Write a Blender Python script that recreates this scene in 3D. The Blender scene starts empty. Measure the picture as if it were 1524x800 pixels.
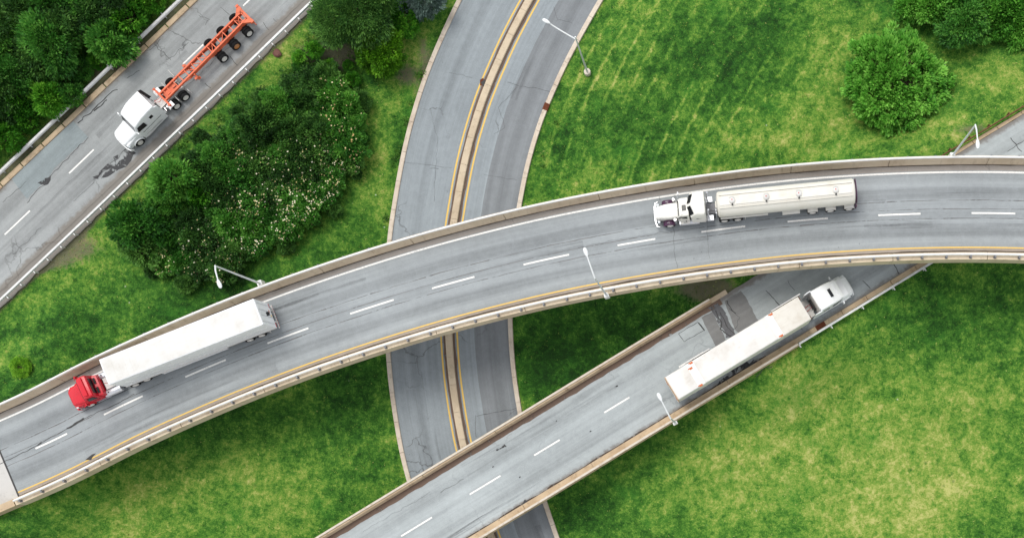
import bpy, bmesh, math, random
import numpy as np
from mathutils import Vector, Matrix, noise as mnoise
C = bpy.context.scene
COL = C.collection
RAD = math.radians
random.seed(7)

# ------------------------------------------------------------------ camera
NX, NY, FPX, HC = 1075.0, 690.0, 1480.0, 108.0     # point straight below the camera, focal length (photo pixels), height in metres
W, H = 1524.0, 800.0
def P(px, py, z=0.0):
    """world point seen at photo pixel (px, py) when it lies at height z"""
    d = (HC - z) / FPX
    return Vector(((px - NX) * d, (NY - py) * d, z))
cam_d = bpy.data.cameras.new('camera')
cam = bpy.data.objects.new('camera', cam_d); COL.objects.link(cam)
cam.location = (0, 0, HC)
cam_d.sensor_width = 36.0
cam_d.lens = 36.0 * FPX / W
cam_d.shift_x = -(NX - W / 2) / W
cam_d.shift_y = (NY - H / 2) / W
cam_d.clip_start = 1.0; cam_d.clip_end = 3000.0
C.camera = cam

# ------------------------------------------------------------------ light
w = bpy.data.worlds.new('World'); C.world = w; w.use_nodes = True
nt = w.node_tree
sky = nt.nodes.new('ShaderNodeTexSky'); sky.sky_type = 'NISHITA'; sky.sun_disc = False
SUN_EL, SUN_AZ = 64.0, -38.0
sky.sun_elevation = RAD(SUN_EL); sky.sun_rotation = RAD(SUN_AZ)
sky.air_density = 1.0; sky.dust_density = 1.6; sky.ozone_density = 0.3
bgn = nt.nodes['Background']; bgn.inputs['Strength'].default_value = 0.15
hs = nt.nodes.new('ShaderNodeHueSaturation'); hs.inputs['Saturation'].default_value = 0.17      # an overcast, nearly grey sky
nt.links.new(sky.outputs[0], hs.inputs['Color']); nt.links.new(hs.outputs[0], bgn.inputs[0])
sd = bpy.data.lights.new('sun', 'SUN'); sd.energy = 1.0; sd.angle = RAD(27); sd.color = (1.0, 0.96, 0.89)
so = bpy.data.objects.new('sun', sd); COL.objects.link(so)
svec = Vector((math.sin(RAD(SUN_AZ)) * math.cos(RAD(SUN_EL)), math.cos(RAD(SUN_AZ)) * math.cos(RAD(SUN_EL)), math.sin(RAD(SUN_EL))))
so.rotation_euler = svec.to_track_quat('Z', 'Y').to_euler(); so.location = (0, 0, 200)
C.view_settings.view_transform = 'Standard'; C.view_settings.look = 'None'
C.view_settings.exposure = 0.70; C.view_settings.gamma = 1.0; C.view_settings.use_curve_mapping = False
C.cycles.max_bounces = 5; C.cycles.diffuse_bounces = 3; C.cycles.glossy_bounces = 2
C.cycles.transmission_bounces = 3; C.cycles.transparent_max_bounces = 16
C.cycles.caustics_reflective = False; C.cycles.caustics_refractive = False
C.cycles.use_denoising = True

# ------------------------------------------------------------------ node helpers
def srgb(r, g, b):
    f = lambda c: ((c / 255) / 12.92 if c / 255 <= 0.04045 else (((c / 255) + 0.055) / 1.055) ** 2.4)
    return (f(r), f(g), f(b), 1.0)
class NT:
    def __init__(s, name):
        s.m = bpy.data.materials.new(name); s.m.use_nodes = True; s.t = s.m.node_tree
        s.b = s.t.nodes['Principled BSDF']
    def n(s, typ, **kw):
        nd = s.t.nodes.new(typ)
        for k, v in kw.items(): setattr(nd, k, v)
        return nd
    def put(s, sock, v):
        if isinstance(v, bpy.types.NodeSocket): s.t.links.new(v, sock)
        elif v is not None:
            if isinstance(v, tuple) and len(v) == 3 and len(sock.default_value) == 4: v = (*v, 1)
            sock.default_value = v
    def uv(s): return s.n('ShaderNodeTexCoord').outputs['UV']
    def pos(s): return s.scale(s.n('ShaderNodeNewGeometry').outputs['Position'], (1, 1, 1), (337.3, 251.7, 91.1))     # far from the noise's own centre
    def obj(s): return s.scale(s.n('ShaderNodeTexCoord').outputs['Object'], (1, 1, 1), (53.3, 27.7, 19.1))
    def attr(s, name, out='Fac'):
        a = s.n('ShaderNodeAttribute', attribute_name=name); return a.outputs[out]
    def scale(s, vec, sc, loc=(0, 0, 0)):
        m = s.n('ShaderNodeMapping'); s.put(m.inputs['Vector'], vec); m.inputs['Scale'].default_value = sc; m.inputs['Location'].default_value = loc
        return m.outputs[0]
    def noise(s, vec, sc, det=4.0, rough=0.55, dist=0.0):
        k = s.n('ShaderNodeTexNoise'); s.put(k.inputs['Vector'], vec)
        k.inputs['Scale'].default_value = sc; k.inputs['Detail'].default_value = det; k.inputs['Roughness'].default_value = rough
        k.inputs['Distortion'].default_value = dist
        return k.outputs[0]
    def voro(s, vec, sc, feature='F1', out='Distance'):
        k = s.n('ShaderNodeTexVoronoi', feature=feature); s.put(k.inputs['Vector'], vec); k.inputs['Scale'].default_value = sc
        return k.outputs[out]
    def ma(s, op, a, b=0.0, c=None, clamp=False):
        k = s.n('ShaderNodeMath', operation=op, use_clamp=clamp); s.put(k.inputs[0], a); s.put(k.inputs[1], b)
        if c is not None: s.put(k.inputs[2], c)
        return k.outputs[0]
    def ss(s, x, a, b):
        k = s.n('ShaderNodeMapRange', interpolation_type='SMOOTHSTEP'); s.put(k.inputs[0], x)
        k.inputs[1].default_value = a; k.inputs[2].default_value = b; k.inputs[3].default_value = 0; k.inputs[4].default_value = 1
        return k.outputs[0]
    def mix(s, f, a, b, mode='MIX'):
        k = s.n('ShaderNodeMix', data_type='RGBA', blend_type=mode)
        s.put(k.inputs[0], f); s.put(k.inputs[6], a); s.put(k.inputs[7], b); return k.outputs[2]
    def ramp(s, f, stops, interp='LINEAR'):
        k = s.n('ShaderNodeValToRGB'); r = k.color_ramp; r.interpolation = interp
        while len(r.elements) < len(stops): r.elements.new(0.5)
        for e, (p, c) in zip(r.elements, stops):
            e.position = p; e.color = c if len(c) == 4 else (*c, 1)
        s.put(k.inputs[0], f); return k.outputs[0]
    def bump(s, h, st=0.3, dist=0.05):
        k = s.n('ShaderNodeBump'); s.put(k.inputs['Height'], h); k.inputs['Strength'].default_value = st; k.inputs['Distance'].default_value = dist
        s.t.links.new(k.outputs[0], s.b.inputs['Normal'])
    def done(s, col, rough=0.6, metal=0.0, spec=0.4):
        s.put(s.b.inputs['Base Color'], col); s.put(s.b.inputs['Roughness'], rough); s.put(s.b.inputs['Metallic'], metal)
        s.b.inputs['Specular IOR Level'].default_value = spec
        return s.m

def m_paint(name, col, rough=0.35, dirt=0.25, dirtcol=(0.33, 0.29, 0.24), spec=0.4, scale=1.2):
    n = NT(name); o = n.obj()
    g = n.ss(n.noise(o, scale, 6, 0.65), 0.45, 0.8); g2 = n.ss(n.noise(n.scale(o, (0.6, 3.0, 3.0)), 2.0, 4), 0.5, 0.85)
    f = n.ma('MULTIPLY', n.ma('ADD', g, n.ma('MULTIPLY', g2, 0.6)), dirt, clamp=True)
    return n.done(n.mix(f, col, dirtcol), n.ma('ADD', rough, n.ma('MULTIPLY', g, 0.15)), 0.0, spec)
def m_metal(name, col, rough=0.35, metal=1.0):
    n = NT(name); g = n.noise(n.obj(), 5.0, 5, 0.6)
    return n.done(n.mix(n.ma('MULTIPLY', g, 0.5), col, tuple(c * 0.7 for c in col[:3])), n.ma('ADD', rough - 0.1, n.ma('MULTIPLY', g, 0.25)), metal)
def m_concrete(name, col, dark, sc=0.8, stain=0.5):
    n = NT(name); p = n.pos()
    a = n.ss(n.noise(p, sc * 0.35, 6, 0.6), 0.35, 0.7); b = n.noise(p, 9.0, 4, 0.7); s2 = n.ss(n.noise(n.scale(p, (1, 1, 0.15)), 1.7, 6, 0.7), 0.5, 0.75)
    c = n.mix(n.ma('MULTIPLY', a, 0.45), col, dark)
    c = n.mix(n.ma('MULTIPLY', s2, stain), c, tuple(x * 0.55 for x in dark[:3]))
    c = n.mix(n.ma('MULTIPLY', n.ss(b, 0.3, 0.7), 0.18), c, tuple(x * 1.15 for x in col[:3]))
    n.bump(b, 0.25, 0.01)
    return n.done(c, 0.85, 0, 0.25)

def m_asphalt(name, base, edge=None, lanes=(), wear=0.12, crack=0.5, dark=0.0, half=4.0):
    """asphalt whose UV is (metres across, metres along): worn wheel paths, drips, seams and fine cracks"""
    n = NT(name); uv = n.uv()
    sep = n.n('ShaderNodeSeparateXYZ'); n.put(sep.inputs[0], uv); u = sep.outputs[0]
    p = n.pos()
    big = n.noise(p, 0.09, 5, 0.6)
    streak = n.noise(n.scale(uv, (1.6, 0.035, 1), (31.7, 12.3, 4)), 1.0, 5, 0.62)
    streak2 = n.noise(n.scale(uv, (6.0, 0.08, 1), (71.7, 22.3, 4)), 1.0, 3, 0.6)
    fine = n.noise(p, 14.0, 3, 0.8)
    med = n.noise(p, 1.6, 5, 0.65)
    k = n.ma('ADD', n.ma('MULTIPLY', n.ma('SUBTRACT', big, 0.5), 0.55), n.ma('MULTIPLY', n.ma('SUBTRACT', streak, 0.5), 0.55))
    k = n.ma('ADD', k, n.ma('MULTIPLY', n.ma('SUBTRACT', streak2, 0.5), 0.22))
    k = n.ma('ADD', k, n.ma('MULTIPLY', n.ma('SUBTRACT', fine, 0.5), 0.62))
    k = n.ma('ADD', k, n.ma('MULTIPLY', n.ma('SUBTRACT', med, 0.5), 0.32))
    for c0 in lanes:                                    # oil drip strip down the lane middle, polished wheel paths either side
        d = n.ma('ABSOLUTE', n.ma('SUBTRACT', u, c0))
        drip = n.ma('SUBTRACT', 1.0, n.ss(d, 0.15, 0.75))
        k = n.ma('SUBTRACT', k, n.ma('MULTIPLY', drip, wear))
        wp = n.ma('SUBTRACT', 1.0, n.ss(n.ma('ABSOLUTE', n.ma('SUBTRACT', d, 0.95)), 0.1, 0.6))
        k = n.ma('ADD', k, n.ma('MULTIPLY', wp, wear * 0.6))
    val = n.ma('ADD', 1.0, k)
    cc = n.n('ShaderNodeCombineColor')
    for i in range(3): n.put(cc.inputs[i], val)
    col = n.mix(1.0, base, cc.outputs[0], 'MULTIPLY')
    # cracks: distorted cell borders, only in places
    wob = n.n('ShaderNodeTexNoise'); n.put(wob.inputs['Vector'], p); wob.inputs['Scale'].default_value = 0.9; wob.inputs['Detail'].default_value = 6
    vv = n.n('ShaderNodeVectorMath', operation='ADD'); n.put(vv.inputs[0], p)
    sc_ = n.n('ShaderNodeVectorMath', operation='SCALE'); n.put(sc_.inputs[0], wob.outputs['Color']); sc_.inputs['Scale'].default_value = 1.6
    n.put(vv.inputs[1], sc_.outputs[0])
    e = n.voro(vv.outputs[0], 0.16, 'DISTANCE_TO_EDGE')
    cr = n.ma('SUBTRACT', 1.0, n.ss(e, 0.002, 0.012))
    mask = n.ss(n.noise(p, 0.13, 3), 0.52, 0.66)
    col = n.mix(n.ma('MULTIPLY', n.ma('MULTIPLY', cr, mask), crack), col, (0.05, 0.05, 0.05, 1))
    spots = n.ma('SUBTRACT', 1.0, n.ss(n.voro(p, 0.9), 0.03, 0.075))
    col = n.mix(n.ma('MULTIPLY', spots, n.ma('MULTIPLY', n.ss(n.noise(p, 0.33, 2), 0.56, 0.66), 0.5)), col, (0.04, 0.04, 0.042, 1))
    if edge:                                            # dirt gathered along the road edge
        d = n.ma('SUBTRACT', half, n.ma('ABSOLUTE', u))
        dn = n.ma('ADD', d, n.ma('MULTIPLY', n.ma('SUBTRACT', med, 0.5), 0.8))
        col = n.mix(n.ma('MULTIPLY', n.ma('SUBTRACT', 1.0, n.ss(dn, 0.02, 0.5)), 0.6), col, edge)
    n.bump(fine, 0.35, 0.012)
    return n.done(col, 0.82, 0, 0.3)

# ------------------------------------------------------------------ mesh builder
class MB:
    def __init__(s): s.v = []; s.f = []; s.uv = None; s.sm = []
    def add(s, vs, fs, smooth=False):
        o = len(s.v); s.v += [tuple(v) for v in vs]; s.f += [tuple(i + o for i in f) for f in fs]; s.sm += [smooth] * len(fs); return s
    def box(s, x0, x1, y0, y1, z0, z1, M=None):
        vs = [Vector((x, y, z)) for z in (z0, z1) for y in (y0, y1) for x in (x0, x1)]
        if M: vs = [M @ v for v in vs]
        return s.add(vs, [(0, 2, 3, 1), (4, 5, 7, 6), (0, 1, 5, 4), (2, 6, 7, 3), (0, 4, 6, 2), (1, 3, 7, 5)])
    def beam(s, a, b, w, h, up=(0, 0, 1)):
        a = Vector(a); b = Vector(b); d = (b - a).normalized(); up = Vector(up)
        sd_ = d.cross(up)
        if sd_.length < 1e-4: sd_ = Vector((1, 0, 0))
        sd_.normalize(); u2 = sd_.cross(d)
        vs = [p + sd_ * (i * w / 2) + u2 * (j * h / 2) for p in (a, b) for i, j in ((-1, -1), (1, -1), (1, 1), (-1, 1))]
        return s.add(vs, [(0, 1, 2, 3), (7, 6, 5, 4), (0, 4, 5, 1), (1, 5, 6, 2), (2, 6, 7, 3), (3, 7, 4, 0)])
    def loft(s, secs, caps=True, smooth=True):
        k = len(secs[0]); vs = [p for sec in secs for p in sec]; fs = []
        for i in range(len(secs) - 1):
            for j in range(k):
                a = i * k + j; b = i * k + (j + 1) % k; fs.append((a, b, b + k, a + k))
        s.add(vs, fs, smooth)
        if caps:
            s.add(secs[0], [tuple(range(k))[::-1]]); s.add(secs[-1], [tuple(range(k))])
        return s
    def tube(s, pts, r, n=8, caps=True):
        pts = [Vector(p) for p in pts]; rs = r if isinstance(r, (list, tuple)) else [r] * len(pts); secs = []; side = None
        for i, p in enumerate(pts):
            d = (pts[min(i + 1, len(pts) - 1)] - pts[max(i - 1, 0)]).normalized()
            if side is None:
                side = d.cross(Vector((0, 0, 1)))
                if side.length < 1e-3: side = Vector((1, 0, 0))
            side = (side - d * side.dot(d)).normalized(); up = d.cross(side)
            secs.append([p + (side * math.cos(2 * math.pi * k / n) + up * math.sin(2 * math.pi * k / n)) * rs[i] for k in range(n)])
        return s.loft(secs, caps)
    def lathe_y(s, prof, c, n=20):
        """profile [(y, r)] turned about the y axis through c"""
        c = Vector(c)
        secs = [[c + Vector((r * math.cos(2 * math.pi * k / n), y, r * math.sin(2 * math.pi * k / n))) for k in range(n)] for y, r in prof]
        return s.loft(secs, True)
    def slab(s, quad, t):
        """a quad given a thickness t along its normal"""
        q = [Vector(p) for p in quad]; nrm = (q[1] - q[0]).cross(q[-1] - q[0]).normalized(); k = len(q)
        vs = q + [p + nrm * t for p in q]
        return s.add(vs, [tuple(range(k))[::-1], tuple(range(k, 2 * k))] + [(i, (i + 1) % k, (i + 1) % k + k, i + k) for i in range(k)])
    def build(s, name, mat, parent=None, bevel=0, loc=None):
        me = bpy.data.meshes.new(name); me.from_pydata(s.v, [], s.f); me.validate()
        bm = bmesh.new(); bm.from_mesh(me); bmesh.ops.recalc_face_normals(bm, faces=bm.faces); bm.to_mesh(me); bm.free()
        if len(me.polygons) == len(s.sm): me.polygons.foreach_set('use_smooth', s.sm)
        if any(s.sm): me.set_sharp_from_angle(angle=RAD(38))
        if s.uv is not None:
            l = me.uv_layers.new(name='UVMap'); vi = np.zeros(len(me.loops), dtype=np.int32); me.loops.foreach_get('vertex_index', vi)
            l.data.foreach_set('uv', np.array(s.uv, dtype=np.float32)[vi].ravel())
        me.materials.append(mat)
        o = bpy.data.objects.new(name, me); COL.objects.link(o)
        if parent: o.parent = parent
        if loc is not None: o.location = loc
        if bevel:
            b = o.modifiers.new('bevel', 'BEVEL'); b.width = bevel; b.segments = 2; b.limit_method = 'ANGLE'; b.angle_limit = RAD(40)
        return o
def tag(o, label=None, cat=None, group=None, kind=None):
    if label: o['label'] = label
    if cat: o['category'] = cat
    if group: o['group'] = group
    if kind: o['kind'] = kind
    return o
def empty(name, loc=(0, 0, 0), rz=0.0):
    o = bpy.data.objects.new(name, None); COL.objects.link(o); o.location = loc; o.rotation_euler = (0, 0, rz); o.empty_display_size = 0.3; return o
def dup(root, loc, rz=None, scale=None):
    r = root.copy(); COL.objects.link(r); r.location = loc
    if rz is not None: r.rotation_euler = (0, 0, rz)
    if scale is not None: r.scale = (scale, scale, scale) if not isinstance(scale, tuple) else scale
    for ch in root.children:
        c = ch.copy(); COL.objects.link(c); c.parent = r
        for g in ch.children:
            d = g.copy(); COL.objects.link(d); d.parent = c
    return r

# ------------------------------------------------------------------ road paths
class Path:
    """smooth centre line; lat > 0 is to the left of travel"""
    def __init__(s, pts, step=0.8):
        p = [Vector(q) for q in pts]; p = [p[0] * 2 - p[1]] + p + [p[-1] * 2 - p[-2]]; out = []
        for i in range(1, len(p) - 2):
            n = max(2, int((p[i + 1] - p[i]).length / 0.25))
            for k in range(n):
                t = k / n; a, b, c, d = p[i - 1], p[i], p[i + 1], p[i + 2]
                out.append(0.5 * ((2 * b) + (c - a) * t + (2 * a - 5 * b + 4 * c - d) * t * t + (3 * b - a - 3 * c + d) * t ** 3))
        out.append(p[-2]); a = np.array(out)
        for _ in range(60):                               # smooth away the small measuring errors
            a[1:-1] = 0.25 * a[:-2] + 0.5 * a[1:-1] + 0.25 * a[2:]
        d = np.r_[0, np.cumsum(np.linalg.norm(np.diff(a[:, :2], axis=0), axis=1))]
        S = np.arange(0, d[-1], step); s.S = S; s.L = S[-1]; s.step = step
        s.p = np.stack([np.interp(S, d, a[:, k]) for k in range(3)], 1)
        t = np.gradient(s.p[:, :2], axis=0); t /= np.linalg.norm(t, axis=1)[:, None]; s.t = t; s.n = np.stack([-t[:, 1], t[:, 0]], 1)
    def at(s, S, lat=0.0, dz=0.0):
        f = lambda a: np.array([np.interp(S, s.S, a[:, k]) for k in range(a.shape[1])])
        p = f(s.p); n = f(s.n); n /= np.linalg.norm(n)
        return Vector((p[0] + n[0] * lat, p[1] + n[1] * lat, p[2] + dz))
    def dirn(s, S):
        a = s.at(min(S + 0.3, s.L)) - s.at(max(S - 0.3, 0)); return math.atan2(a.y, a.x)
    def proj(s, x, y):
        d = (s.p[:, 0] - x) ** 2 + (s.p[:, 1] - y) ** 2; i = int(d.argmin()); v = np.array([x, y]) - s.p[i, :2]
        return s.S[i] + float(v @ s.t[i]), float(v @ s.n[i])
    def px(s, px, py):
        z = 5.0; S = 0; lat = 0
        for _ in range(3):
            q = P(px, py, z); S, lat = s.proj(q.x, q.y); z = s.at(S).z
        return S, lat
    def stations(s, s0, s1, step=None):
        n = max(1, int(round((s1 - s0) / (step or s.step)))); return [s0 + (s1 - s0) * k / n for k in range(n + 1)]
    def ribbon(s, l0, l1, dz, s0, s1, mb=None, nl=1, jag=(0, 0), step=None, seed=0):
        mb = mb or MB(); mb.uv = mb.uv if mb.uv is not None else []
        st = s.stations(s0, s1, step); o = len(mb.v)
        for S in st:
            a = l0 + jag[0] * (mnoise.noise((S * 0.7 + seed, 3.1, seed)) + 0.6 * mnoise.noise((S * 2.3, 9.7, seed)))
            b = l1 + jag[1] * (mnoise.noise((S * 0.7, 7.7, seed)) + 0.6 * mnoise.noise((S * 2.3, 1.7, seed)))
            for k in range(nl + 1):
                l = a + (b - a) * k / nl; mb.v.append(tuple(s.at(S, l, dz))); mb.uv.append((l, S))
        for i in range(len(st) - 1):
            for k in range(nl):
                q = o + i * (nl + 1) + k; mb.f.append((q, q + 1, q + nl + 2, q + nl + 1)); mb.sm.append(True)
        return mb
    def sweep(s, prof, s0, s1, mb=None, step=None, jag=0.0):
        mb = mb or MB()
        secs = [[s.at(S, l, z) for l, z in prof] for S in s.stations(s0, s1, step)]
        return mb.loft(secs, True, False)
def blot(px_pts, path, dz, jag=0.1, seed=0, sub=0.35):
    """a flat patch or stain with an uneven outline, lying on the road"""
    lp = []
    for q in px_pts: S, l = path.px(*q); lp.append((S, l))
    out = []
    for i, a in enumerate(lp):
        b = lp[(i + 1) % len(lp)]; d = math.dist(a, b); n = max(1, int(d / sub))
        for k in range(n):
            t = k / n; S = a[0] + (b[0] - a[0]) * t; l = a[1] + (b[1] - a[1]) * t
            S += jag * 1.6 * mnoise.noise((S * 1.9, l * 1.9, seed)); l += jag * 1.6 * mnoise.noise((S * 1.9, l * 1.9, seed + 5.5))
            out.append((S, l))
    mb = MB(); mb.add([path.at(S, l, dz) for S, l in out], [tuple(range(len(out)))]); mb.uv = [(l, S) for S, l in out]
    return mb
def crack(px_pts, path, dz, width, seed=0, mb=None, wob=0.12):
    mb = mb or MB()
    lp = [path.px(*q) for q in px_pts]; out = []
    for i in range(len(lp) - 1):
        a, b = lp[i], lp[i + 1]; n = max(1, int(math.dist(a, b) / 0.22))
        for k in range(n + (i == len(lp) - 2)):
            t = k / n; S = a[0] + (b[0] - a[0]) * t; l = a[1] + (b[1] - a[1]) * t
            out.append(path.at(S + wob * mnoise.noise((S * 1.6, l * 1.6, seed)), l + wob * mnoise.noise((S * 1.6, l * 1.6, seed + 3)), dz))
    vs = []
    for i, p in enumerate(out):
        d = (out[min(i + 1, len(out) - 1)] - out[max(i - 1, 0)]); nrm = Vector((-d.y, d.x, 0)).normalized()
        wd = width * (0.55 + 0.9 * abs(mnoise.noise((p.x * 1.3, p.y * 1.3, seed + 8)))) * 0.5
        vs += [p + nrm * wd, p - nrm * wd]
    return mb.add(vs, [(2 * i, 2 * i + 1, 2 * i + 3, 2 * i + 2) for i in range(len(out) - 1)])
# ================================================================== materials
TAN = m_concrete('tan_concrete', srgb(206, 190, 166), srgb(164, 142, 114), 1.0, 0.5)
TAN2 = m_concrete('stained_concrete', srgb(190, 170, 142), srgb(144, 116, 88), 1.2, 0.65)
PALE = m_concrete('pale_concrete', srgb(214, 206, 194), srgb(178, 166, 148), 0.8, 0.3)
KERBM = m_concrete('kerb_concrete', srgb(206, 194, 178), srgb(158, 134, 112), 1.4, 0.6)
SLABM = m_concrete('slab_concrete', srgb(190, 188, 184), srgb(158, 154, 148), 0.6, 0.4)
A_UP = m_asphalt('upper_asphalt', srgb(142, 147, 149), lanes=(1.95, -1.7), wear=0.15, crack=0.0)
A_RAMP = m_asphalt('ramp_asphalt', srgb(157, 163, 164), edge=srgb(96, 80, 66), lanes=(1.6, -1.9), wear=0.10, crack=0.25, half=3.7)
A_MID = m_asphalt('lower_asphalt', srgb(136, 143, 147), lanes=(3.9, -3.9), wear=0.13, crack=0.55)
A_ORG = m_asphalt('old_asphalt', srgb(143, 146, 146), edge=srgb(110, 98, 84), lanes=(1.8, -1.9), wear=0.13, crack=0.55, half=3.8)
A_DARK = m_asphalt('darker_asphalt', srgb(122, 126, 129), lanes=(-4.7,), wear=0.1, crack=0.5)
A_PATCH = m_asphalt('patch_asphalt', srgb(120, 120, 119), wear=0.0, crack=0.6)
A_PATCH2 = m_asphalt('pale_patch_asphalt', srgb(134, 143, 145), wear=0.0, crack=0.3)
def m_flat(name, col, rough=0.8, amount=0.35, sc=3.0):
    n = NT(name); a = n.noise(n.pos(), sc, 6, 0.65)
    return n.done(n.mix(n.ma('MULTIPLY', n.ss(a, 0.35, 0.75), amount), col, tuple(c * 0.45 for c in col[:3])), rough, 0, 0.25)
TAR = m_flat('tar', srgb(66, 66, 66), 0.7)
def m_ragged(name, col, sc, thr, soft=.06, rough=.6, var=.4):
    n = NT(name); p = n.pos(); a = n.noise(p, sc, 7, 0.68, .5); f = n.ss(a, thr - soft, thr + soft)
    c = n.mix(n.ma('MULTIPLY', n.noise(p, 4.0, 4), var), col, tuple(x * 1.9 for x in col[:3])); n.done(c, rough, 0, .3)
    tr = n.n('ShaderNodeBsdfTransparent'); mx = n.n('ShaderNodeMixShader'); n.put(mx.inputs[0], f)
    n.t.links.new(tr.outputs[0], mx.inputs[1]); n.t.links.new(n.b.outputs[0], mx.inputs[2])
    n.t.links.new(mx.outputs[0], n.t.nodes['Material Output'].inputs[0]); return n.m
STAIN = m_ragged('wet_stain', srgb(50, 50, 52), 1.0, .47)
def m_scuff():
    n = NT('faint_scuff'); uv = n.uv(); a = n.noise(n.scale(uv, (2.2, .10, 1), (13, 47, 5)), 1.0, 5, .6); g = n.noise(n.pos(), 3.0, 5, .7)
    f = n.ma('MULTIPLY', n.ss(a, .42, .72), n.ma('ADD', .06, n.ma('MULTIPLY', g, .30))); n.done(srgb(74, 74, 75), .7, 0, .3)
    tr = n.n('ShaderNodeBsdfTransparent'); mx = n.n('ShaderNodeMixShader'); n.put(mx.inputs[0], f)
    n.t.links.new(tr.outputs[0], mx.inputs[1]); n.t.links.new(n.b.outputs[0], mx.inputs[2]); n.t.links.new(mx.outputs[0], n.t.nodes['Material Output'].inputs[0]); return n.m
SCUFF = m_scuff()
SEAM = m_ragged('seam_tar', srgb(104, 104, 104), .8, .46, .1)
DIRT = m_ragged('road_dirt', srgb(98, 82, 72), 1.6, .36, .08, .95)
RUST = m_flat('rust_stain', srgb(104, 58, 38), 0.9, 0.7, 4.0)
def m_line(name, col, wornto, worn=0.5):
    n = NT(name); p = n.pos()
    f = n.ss(n.noise(p, 7.0, 6, 0.75), 0.48, 0.66); g = n.ss(n.noise(p, 0.5, 3), 0.45, 0.7)
    return n.done(n.mix(n.ma('MULTIPLY', f, n.ma('ADD', worn, n.ma('MULTIPLY', g, 0.35))), col, wornto), 0.7, 0, 0.3)
WHITE_L = m_line('white_road_paint', srgb(232, 230, 225), srgb(165, 166, 167))
YEL_L = m_line('yellow_road_paint', srgb(222, 184, 92), srgb(170, 158, 132), 0.4)
GALV = m_paint('galvanised_steel', srgb(212, 213, 212), 0.5, 0.5, srgb(140, 134, 126), scale=2.5)
RAILD = m_paint('weathered_rail', srgb(198, 190, 176), 0.6, 0.6, srgb(150, 126, 98), scale=2.0)
RAILW = m_paint('pale_rail_steel', srgb(222, 222, 220), 0.45, 0.3)
POSTM = m_metal('grey_post_steel', srgb(128, 128, 132), 0.55, 0.3)
TIMBER = m_flat('brown_timber', srgb(118, 88, 62), 0.9, 0.6, 6.0)
LAMPM = m_paint('lamp_post_paint', srgb(214, 217, 218), 0.4, 0.1)
LENS = m_paint('lamp_lens', srgb(226, 230, 232), 0.15, 0.05)

# ================================================================== paths
def zup(px): return min(11.4, max(7.2, 8.0 + (px - 100.0) / 1274.0 * 3.0))
UP = Path([P(x, y, zup(x)) for x, y in ((-420, 893), (-300, 831), (-150, 759), (-30, 703), (77, 656), (184, 602), (306, 547.5), (429.5, 498.5), (553.5, 456), (674.5, 420), (812, 386), (947, 360),
      (1076.5, 340.5), (1201, 327), (1339, 318.8), (1478.5, 317), (1620, 322), (1760, 333), (1900, 350))])
def zramp(px): return float(np.interp(px, [300, 620, 1100, 1300, 1500, 1800], [6.9, 6.3, 5.4, 4.8, 4.3, 3.6]))
RP = Path([P(x, y, zramp(x)) for x, y in ((340, 952.7), (430, 899), (520, 844), (620, 783), (722, 721), (814, 665.5), (918, 602), (1030, 534), (1140, 467.5), (1260, 394.5), (1380, 321.5), (1500, 248.5), (1620, 176), (1760, 91))])
MD = Path([P(x, y, 0) for x, y in ((905, 1230), (840, 1080), (785, 945), (731, 797), (707, 722), (689.5, 662), (681, 615), (673, 561), (668, 495), (667.5, 430), (670.5, 370), (676, 330), (688, 260), (697, 220), (703.5, 196), (719, 147), (738, 101), (761, 50.7), (788.4, 0), (822, -58), (868, -130), (930, -220))])
OR = Path([P(x, y, 4) for x, y in ((-330, 668), (-150, 497), (-60, 412), (26, 331), (121.5, 240), (204, 160.5), (287.5, 81), (367, 4), (450, -76), (560, -182), (700, -317))])

# ================================================================== terrain
CTRL = [(900, 200, .5), (1100, 100, .8), (1330, 120, 1.3), (1500, 40, 2.6), (1200, 230, 1.0), (1000, 460, 1.0), (870, 480, .3), (300, 700, 1.0), (480, 620, .4), (100, 780, 3.0), (1000, 740, .7),
        (1200, 700, 1.6), (1450, 520, 2.8), (1450, 750, 1.8), (400, 250, 2.6), (500, 300, 1.2), (200, 450, 3.4), (40, 520, 4.8), (60, 100, 4.6), (200, 20, 4.4), (560, 200, .6), (850, 780, .1),
        (-200, 600, 6), (-200, 100, 4.5), (1700, 300, 3.6), (1700, 700, 2.5), (800, 1000, .2), (300, 1000, 1.5), (1000, -200, 1.0), (300, -200, 4), (1600, -200, 3)]
cx = np.array([[P(a, b, z).x, P(a, b, z).y, z] for a, b, z in CTRL])
def idw(x, y):
    d2 = (x[:, None] - cx[None, :, 0]) ** 2 + (y[:, None] - cx[None, :, 1]) ** 2 + 6.0
    wgt = d2 ** -1.6; return (wgt * cx[None, :, 2]).sum(1) / wgt.sum(1)
def pdist(path, x, y, s0=-1, s1=1e9):
    m = (path.S >= s0) & (path.S <= s1); p = path.p[m]; best = np.full(x.shape, 1e9); zz = np.zeros(x.shape)
    for i in range(0, len(x), 20000):
        d = (x[i:i + 20000, None] - p[None, :, 0]) ** 2 + (y[i:i + 20000, None] - p[None, :, 1]) ** 2
        j = d.argmin(1); best[i:i + 20000] = np.sqrt(d[np.arange(len(j)), j]); zz[i:i + 20000] = p[j, 2]
    return best, zz
S_UPJ = UP.px(10, 694)[0]          # western expansion joint of the long overpass
S_RPE = RP.px(1112, 484)[0]        # eastern end of the ramp bridge
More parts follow.
